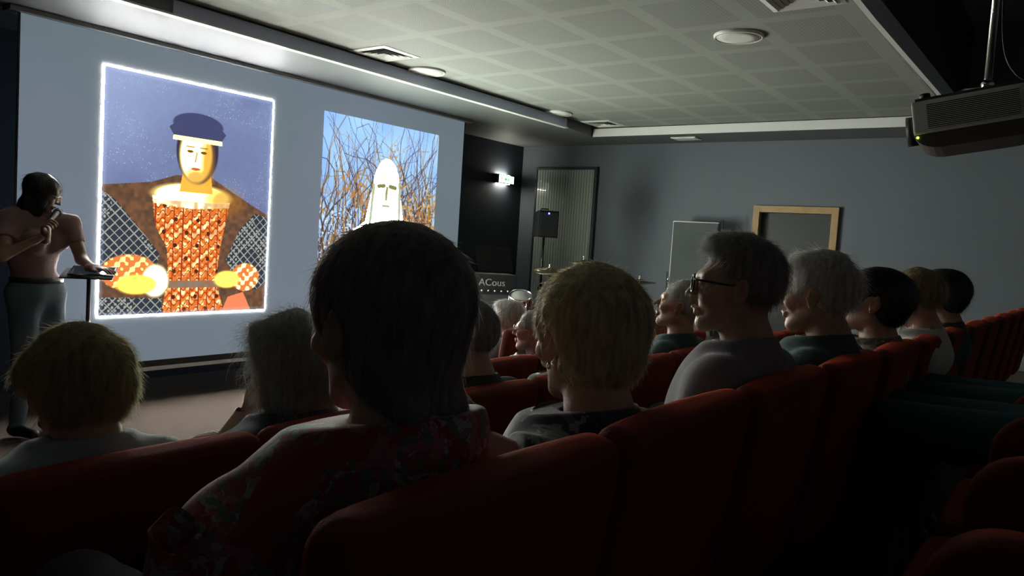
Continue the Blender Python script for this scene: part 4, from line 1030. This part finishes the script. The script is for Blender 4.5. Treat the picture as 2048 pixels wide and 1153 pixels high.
ss = empty('speaker_stand', (7.70, 5.28, 0)); tag(ss, 'tall thin black tripod stand under the small loudspeaker', 'speaker stand')
bm = BM(); tube(bm, [(0, 0, .2), (0, 0, .9)], .022, 12); tube(bm, [(0, 0, .9), (0, 0, 1.53)], .016, 12); fin(bm, 'pole', mat('black tube', (.02, .02, .022), .25, .5, bump=(60, .02)), ss, True)
for k in range(3):
    t = radians(30+120*k); bm = BM(); tube(bm, [(.02*cos(t), .02*sin(t), .75), (.25*cos(t), .25*sin(t), .38), (.48*cos(t), .48*sin(t), .015)], .012, 8); fin(bm, 'leg', M_black, ss, True)
bm = BM(); lathe(bm, [(.024, 0), (.036, .01), (.036, .06), (.024, .07)], 16, Matrix.Translation((0, 0, .86))); fin(bm, 'collar', M_black, ss, True)

# ================================================================== DRUM KIT
M_dr = mat('dark red drum shell', (.12, .008, .012), .18, bump=(40, .01), coat=.8); M_skinw = mat('drum head', (.22, .22, .22), .5, bump=(200, .05)); M_brass = mat('cymbal bronze', (.42, .36, .20), .32, 1, bump=(120, .05))
def drum(name, label, p, d, r, L, lugs=8, group='drums of the kit', front=M_skinw):
    t = empty(name, p); tag(t, label, 'drum', group); M0 = look((0, 0, 0), d)
    bm = BM(); lathe(bm, [(r, -L/2), (r, L/2)], 40, M0); lathe(bm, [(r*.97, -L/2), (r*.97, L/2)], 40, M0); fin(bm, 'shell', M_dr, t, True)
    for s, mm in ((1, front), (-1, M_skinw)):
        bm = BM(); lathe(bm, [(0, s*L/2), (r*.97, s*L/2), (r, s*(L/2-.006))], 40, M0); fin(bm, 'drum_head', mm, t, True)
        bm = BM(); lathe(bm, [(r+.003, s*(L/2-.012)), (r+.014, s*(L/2-.012)), (r+.014, s*(L/2+.008)), (r+.003, s*(L/2+.008)), (r+.003, s*(L/2-.012))], 40, M0); fin(bm, 'hoop', M_chrome, t, True)
    for k in range(lugs):
        a = 2*pi*k/lugs; c = M0 @ Vector((cos(a)*(r+.010), sin(a)*(r+.010), 0)); ax = (M0 @ Vector((0, 0, 1))).normalized()
        bm = BM(); tube(bm, [c-ax*(L/2-.01), c+ax*(L/2-.01)], .0035, 6); tube(bm, [c-ax*.022, c+ax*.022], .011, 8); fin(bm, 'lug', M_chrome, t, True)
    return t
def feet(t, pts):
    for a, b in pts: bm = BM(); tube(bm, [a, b], .008, 8); fin(bm, 'leg', M_chrome, t, True)
bd = drum('bass_drum', 'dark red bass drum with black front, low behind the second-row heads', (6.86, 4.66, .30), norm3((-.75, -.55, 0)), .27, .38, 8, front=mat('black drum front', (.02, .02, .025), .25, bump=(60, .03)))
feet(bd, [((-.05, -.22, -.1), (-.18, -.36, -.29)), ((-.20, .14, -.1), (-.36, .20, -.29))])
bm = BM(); tube(bm, [(0, 0, .26), (0, 0, .52)], .012, 10); fin(bm, 'tom_mount', M_chrome, bd, True)
drum('tom_drum', 'dark red tom drum with chrome lugs, left one over the bass drum', (6.78, 4.90, .80), norm3((-.35, -.25, 1)), .12, .17, 6)
drum('tom_drum', 'dark red tom drum with chrome lugs, right one over the bass drum', (7.00, 4.62, .80), norm3((-.35, -.25, 1)), .13, .18, 6)
ft = drum('floor_tom', 'dark red floor tom drum standing left of the kit', (6.98, 5.30, .45), (0, 0, 1), .19, .36, 8)
feet(ft, [((.2*cos(a), .2*sin(a), .1), (.22*cos(a), .22*sin(a), -.44)) for a in (.3, 2.4, 4.5)])
sd = drum('snare_drum', 'snare drum on a chrome stand in the middle of the kit', (7.60, 4.22, .66), norm3((-.1, 0, 1)), .18, .13, 8)
feet(sd, [((0, 0, -.07), (.0, .0, -.45))]+[((0, 0, -.4), (.22*cos(a), .22*sin(a), -.65)) for a in (.3, 2.4, 4.5)])
def cymbal(label, x, y, z, r, tilt, name='cymbal_stand', hh=False):
    t = empty(name, (x, y, 0)); tag(t, label, 'cymbal', 'cymbals on stands'); M0 = Matrix.Translation((0, 0, z)) @ Matrix.Rotation(tilt[0], 4, 'X') @ Matrix.Rotation(tilt[1], 4, 'Y')
    bm = BM(); lathe(bm, [(.012, .022), (.03, .018), (.045, .004), (r*.6, -.008), (r, -.020), (r, -.0215), (r*.6, -.0095), (.045, .0025), (.03, .0165), (.012, .0205)], 48, M0); fin(bm, 'cymbal', M_brass, t, True)
    if hh: bm = BM(); lathe(bm, [(.012, -.05), (.045, -.034), (r*.6, -.026), (r, -.0225), (r, -.0240), (r*.6, -.0275), (.045, -.0355)], 48, M0); fin(bm, 'cymbal', M_brass, t, True)
    bm = BM(); lathe(bm, [(0, .065), (.010, .062), (.013, .05), (.010, .035), (.018, .030), (.018, .018), (0, .018)], 14, M0); lathe(bm, [(0, -.005), (.016, -.008), (.016, -.03), (0, -.035)], 14, M0); fin(bm, 'wing_nut', M_chrome, t, True)
    bm = BM(); tube(bm, [(0, 0, z-.02), (0, 0, z*.55)], .008, 10); tube(bm, [(0, 0, z*.6), (0, 0, .12)], .013, 10)
    if hh: tube(bm, [(0, 0, z), (0, 0, z+.30)], .004, 8); tube(bm, [(.0, 0, z+.22), (0, 0, z+.30)], .012, 10)
    fin(bm, 'pole', M_chrome, t, True)
    for k in range(3):
        a = .5+2*pi*k/3; bm = BM(); tube(bm, [(0, 0, .38), (.25*cos(a), .25*sin(a), .012)], .009, 8); fin(bm, 'leg', M_chrome, t, True)
cymbal('bronze cymbal left of the speaker pole, above the toms', 7.36, 4.93, 1.165, .19, (radians(4), radians(-10)))
cymbal('thin cymbal seen edge-on just above the blond head', 7.62, 4.64, 1.28, .20, (0, radians(0)))
cymbal('bronze cymbal right of the blond head before the grey wall', 7.93, 4.06, 1.10, .18, (radians(-6), radians(6)))
cymbal('hi-hat pair of cymbals with tall rod, left of the glasses wearer', 8.12, 3.80, .875, .17, (0, 0), 'hi_hat', True)
# amplifier with pale lettering plate, and a dark music stand
am = empty('amplifier', (7.15, 5.66, 0)); am.rotation_euler = (0, 0, radians(-36)); tag(am, 'black bass amplifier with pale lettering on its front, by the drums', 'amplifier')
bm = BM(); box(bm, (-.30, -.17, 0), (.30, .17, 1.06)); fin(bm, 'cabinet', M_black, am, bevel=.012)
bm = BM(); box(bm, (-.27, -.178, .05), (.27, -.171, .82)); fin(bm, 'grille', mat('amp cloth', (.03, .033, .036), .8, bump=(500, .4)), am)
for k in range(6): bm = BM(); lathe(bm, [(0, .018), (.012, .016), (.014, 0), (0, 0)], 12, look((-.2+.08*k, -.171, .865), (0, -1, 0))); fin(bm, 'knob', M_chrome, am, True)
tx = bpy.data.curves.new('lettering', 'FONT'); tx.body = 'ACous'; tx.size = .115; tx.extrude = .003; tx.align_x = 'CENTER'
to = bpy.data.objects.new('lettering_tmp', tx); COL.objects.link(to); bpy.context.view_layer.update()
me = bpy.data.meshes.new_from_object(to.evaluated_get(bpy.context.evaluated_depsgraph_get())); COL.objects.unlink(to); bpy.data.objects.remove(to)
lo = link('lettering', me, None, am); me.materials.clear(); me.materials.append(mat('pale lettering', (.25, .28, .27), .4, bump=(60, .02))); lo.rotation_euler = (pi/2, 0, 0); lo.location = (0, -.172, .925)
ms = empty('sheet_stand', (7.62, 5.95, 0)); tag(ms, 'dark music stand with tilted desk behind the drums', 'music stand')
bm = BM(); tube(bm, [(0, 0, .1), (0, 0, 1.15)], .011, 10); fin(bm, 'pole', M_black, ms, True)
bm = BM(); box(bm, (-.25, -.006, -.02), (.25, .004, .32), Matrix.Translation((0, -.02, 1.08)) @ Matrix.Rotation(radians(-25), 4, 'Z') @ Matrix.Rotation(radians(-22), 4, 'X')); fin(bm, 'desk', M_black, ms)
for k in range(3): a = .5+2*pi*k/3; bm = BM(); tube(bm, [(0, 0, .22), (.24*cos(a), .24*sin(a), .01)], .008, 8); fin(bm, 'leg', M_black, ms, True)
# grey notice board standing before the right wall
nb = empty('display_board', (8.93, 3.86, 0)); tag(nb, 'tall grey display board with a pale edge and slim posts before the right wall', 'display board')
bm = BM(); box(bm, (-.012, -.285, .45), (.012, .295, 1.83)); fin(bm, 'panel', mat('grey board cloth', (.085, .10, .10), .8, bump=(300, .1)), nb, bevel=.003)
bm = BM(); box(bm, (-.016, -.29, 1.83), (.016, .30, 1.842)); box(bm, (-.016, .295, .45), (.016, .303, 1.83)); fin(bm, 'edge_strip', mat('pale edge', (.22, .22, .23), .4, .4, bump=(60, .02)), nb)
for y in (-.335, .34):
    bm = BM(); tube(bm, [(0, y, 0), (0, y, 1.88 if y < 0 else 1.2)], .009, 10); box(bm, (-.2, y-.015, 0), (.2, y+.015, .02)); box(bm, (-.004, min(y, y*.85), .9), (.004, max(y, y*.85), .915)); fin(bm, 'post', M_black, nb)
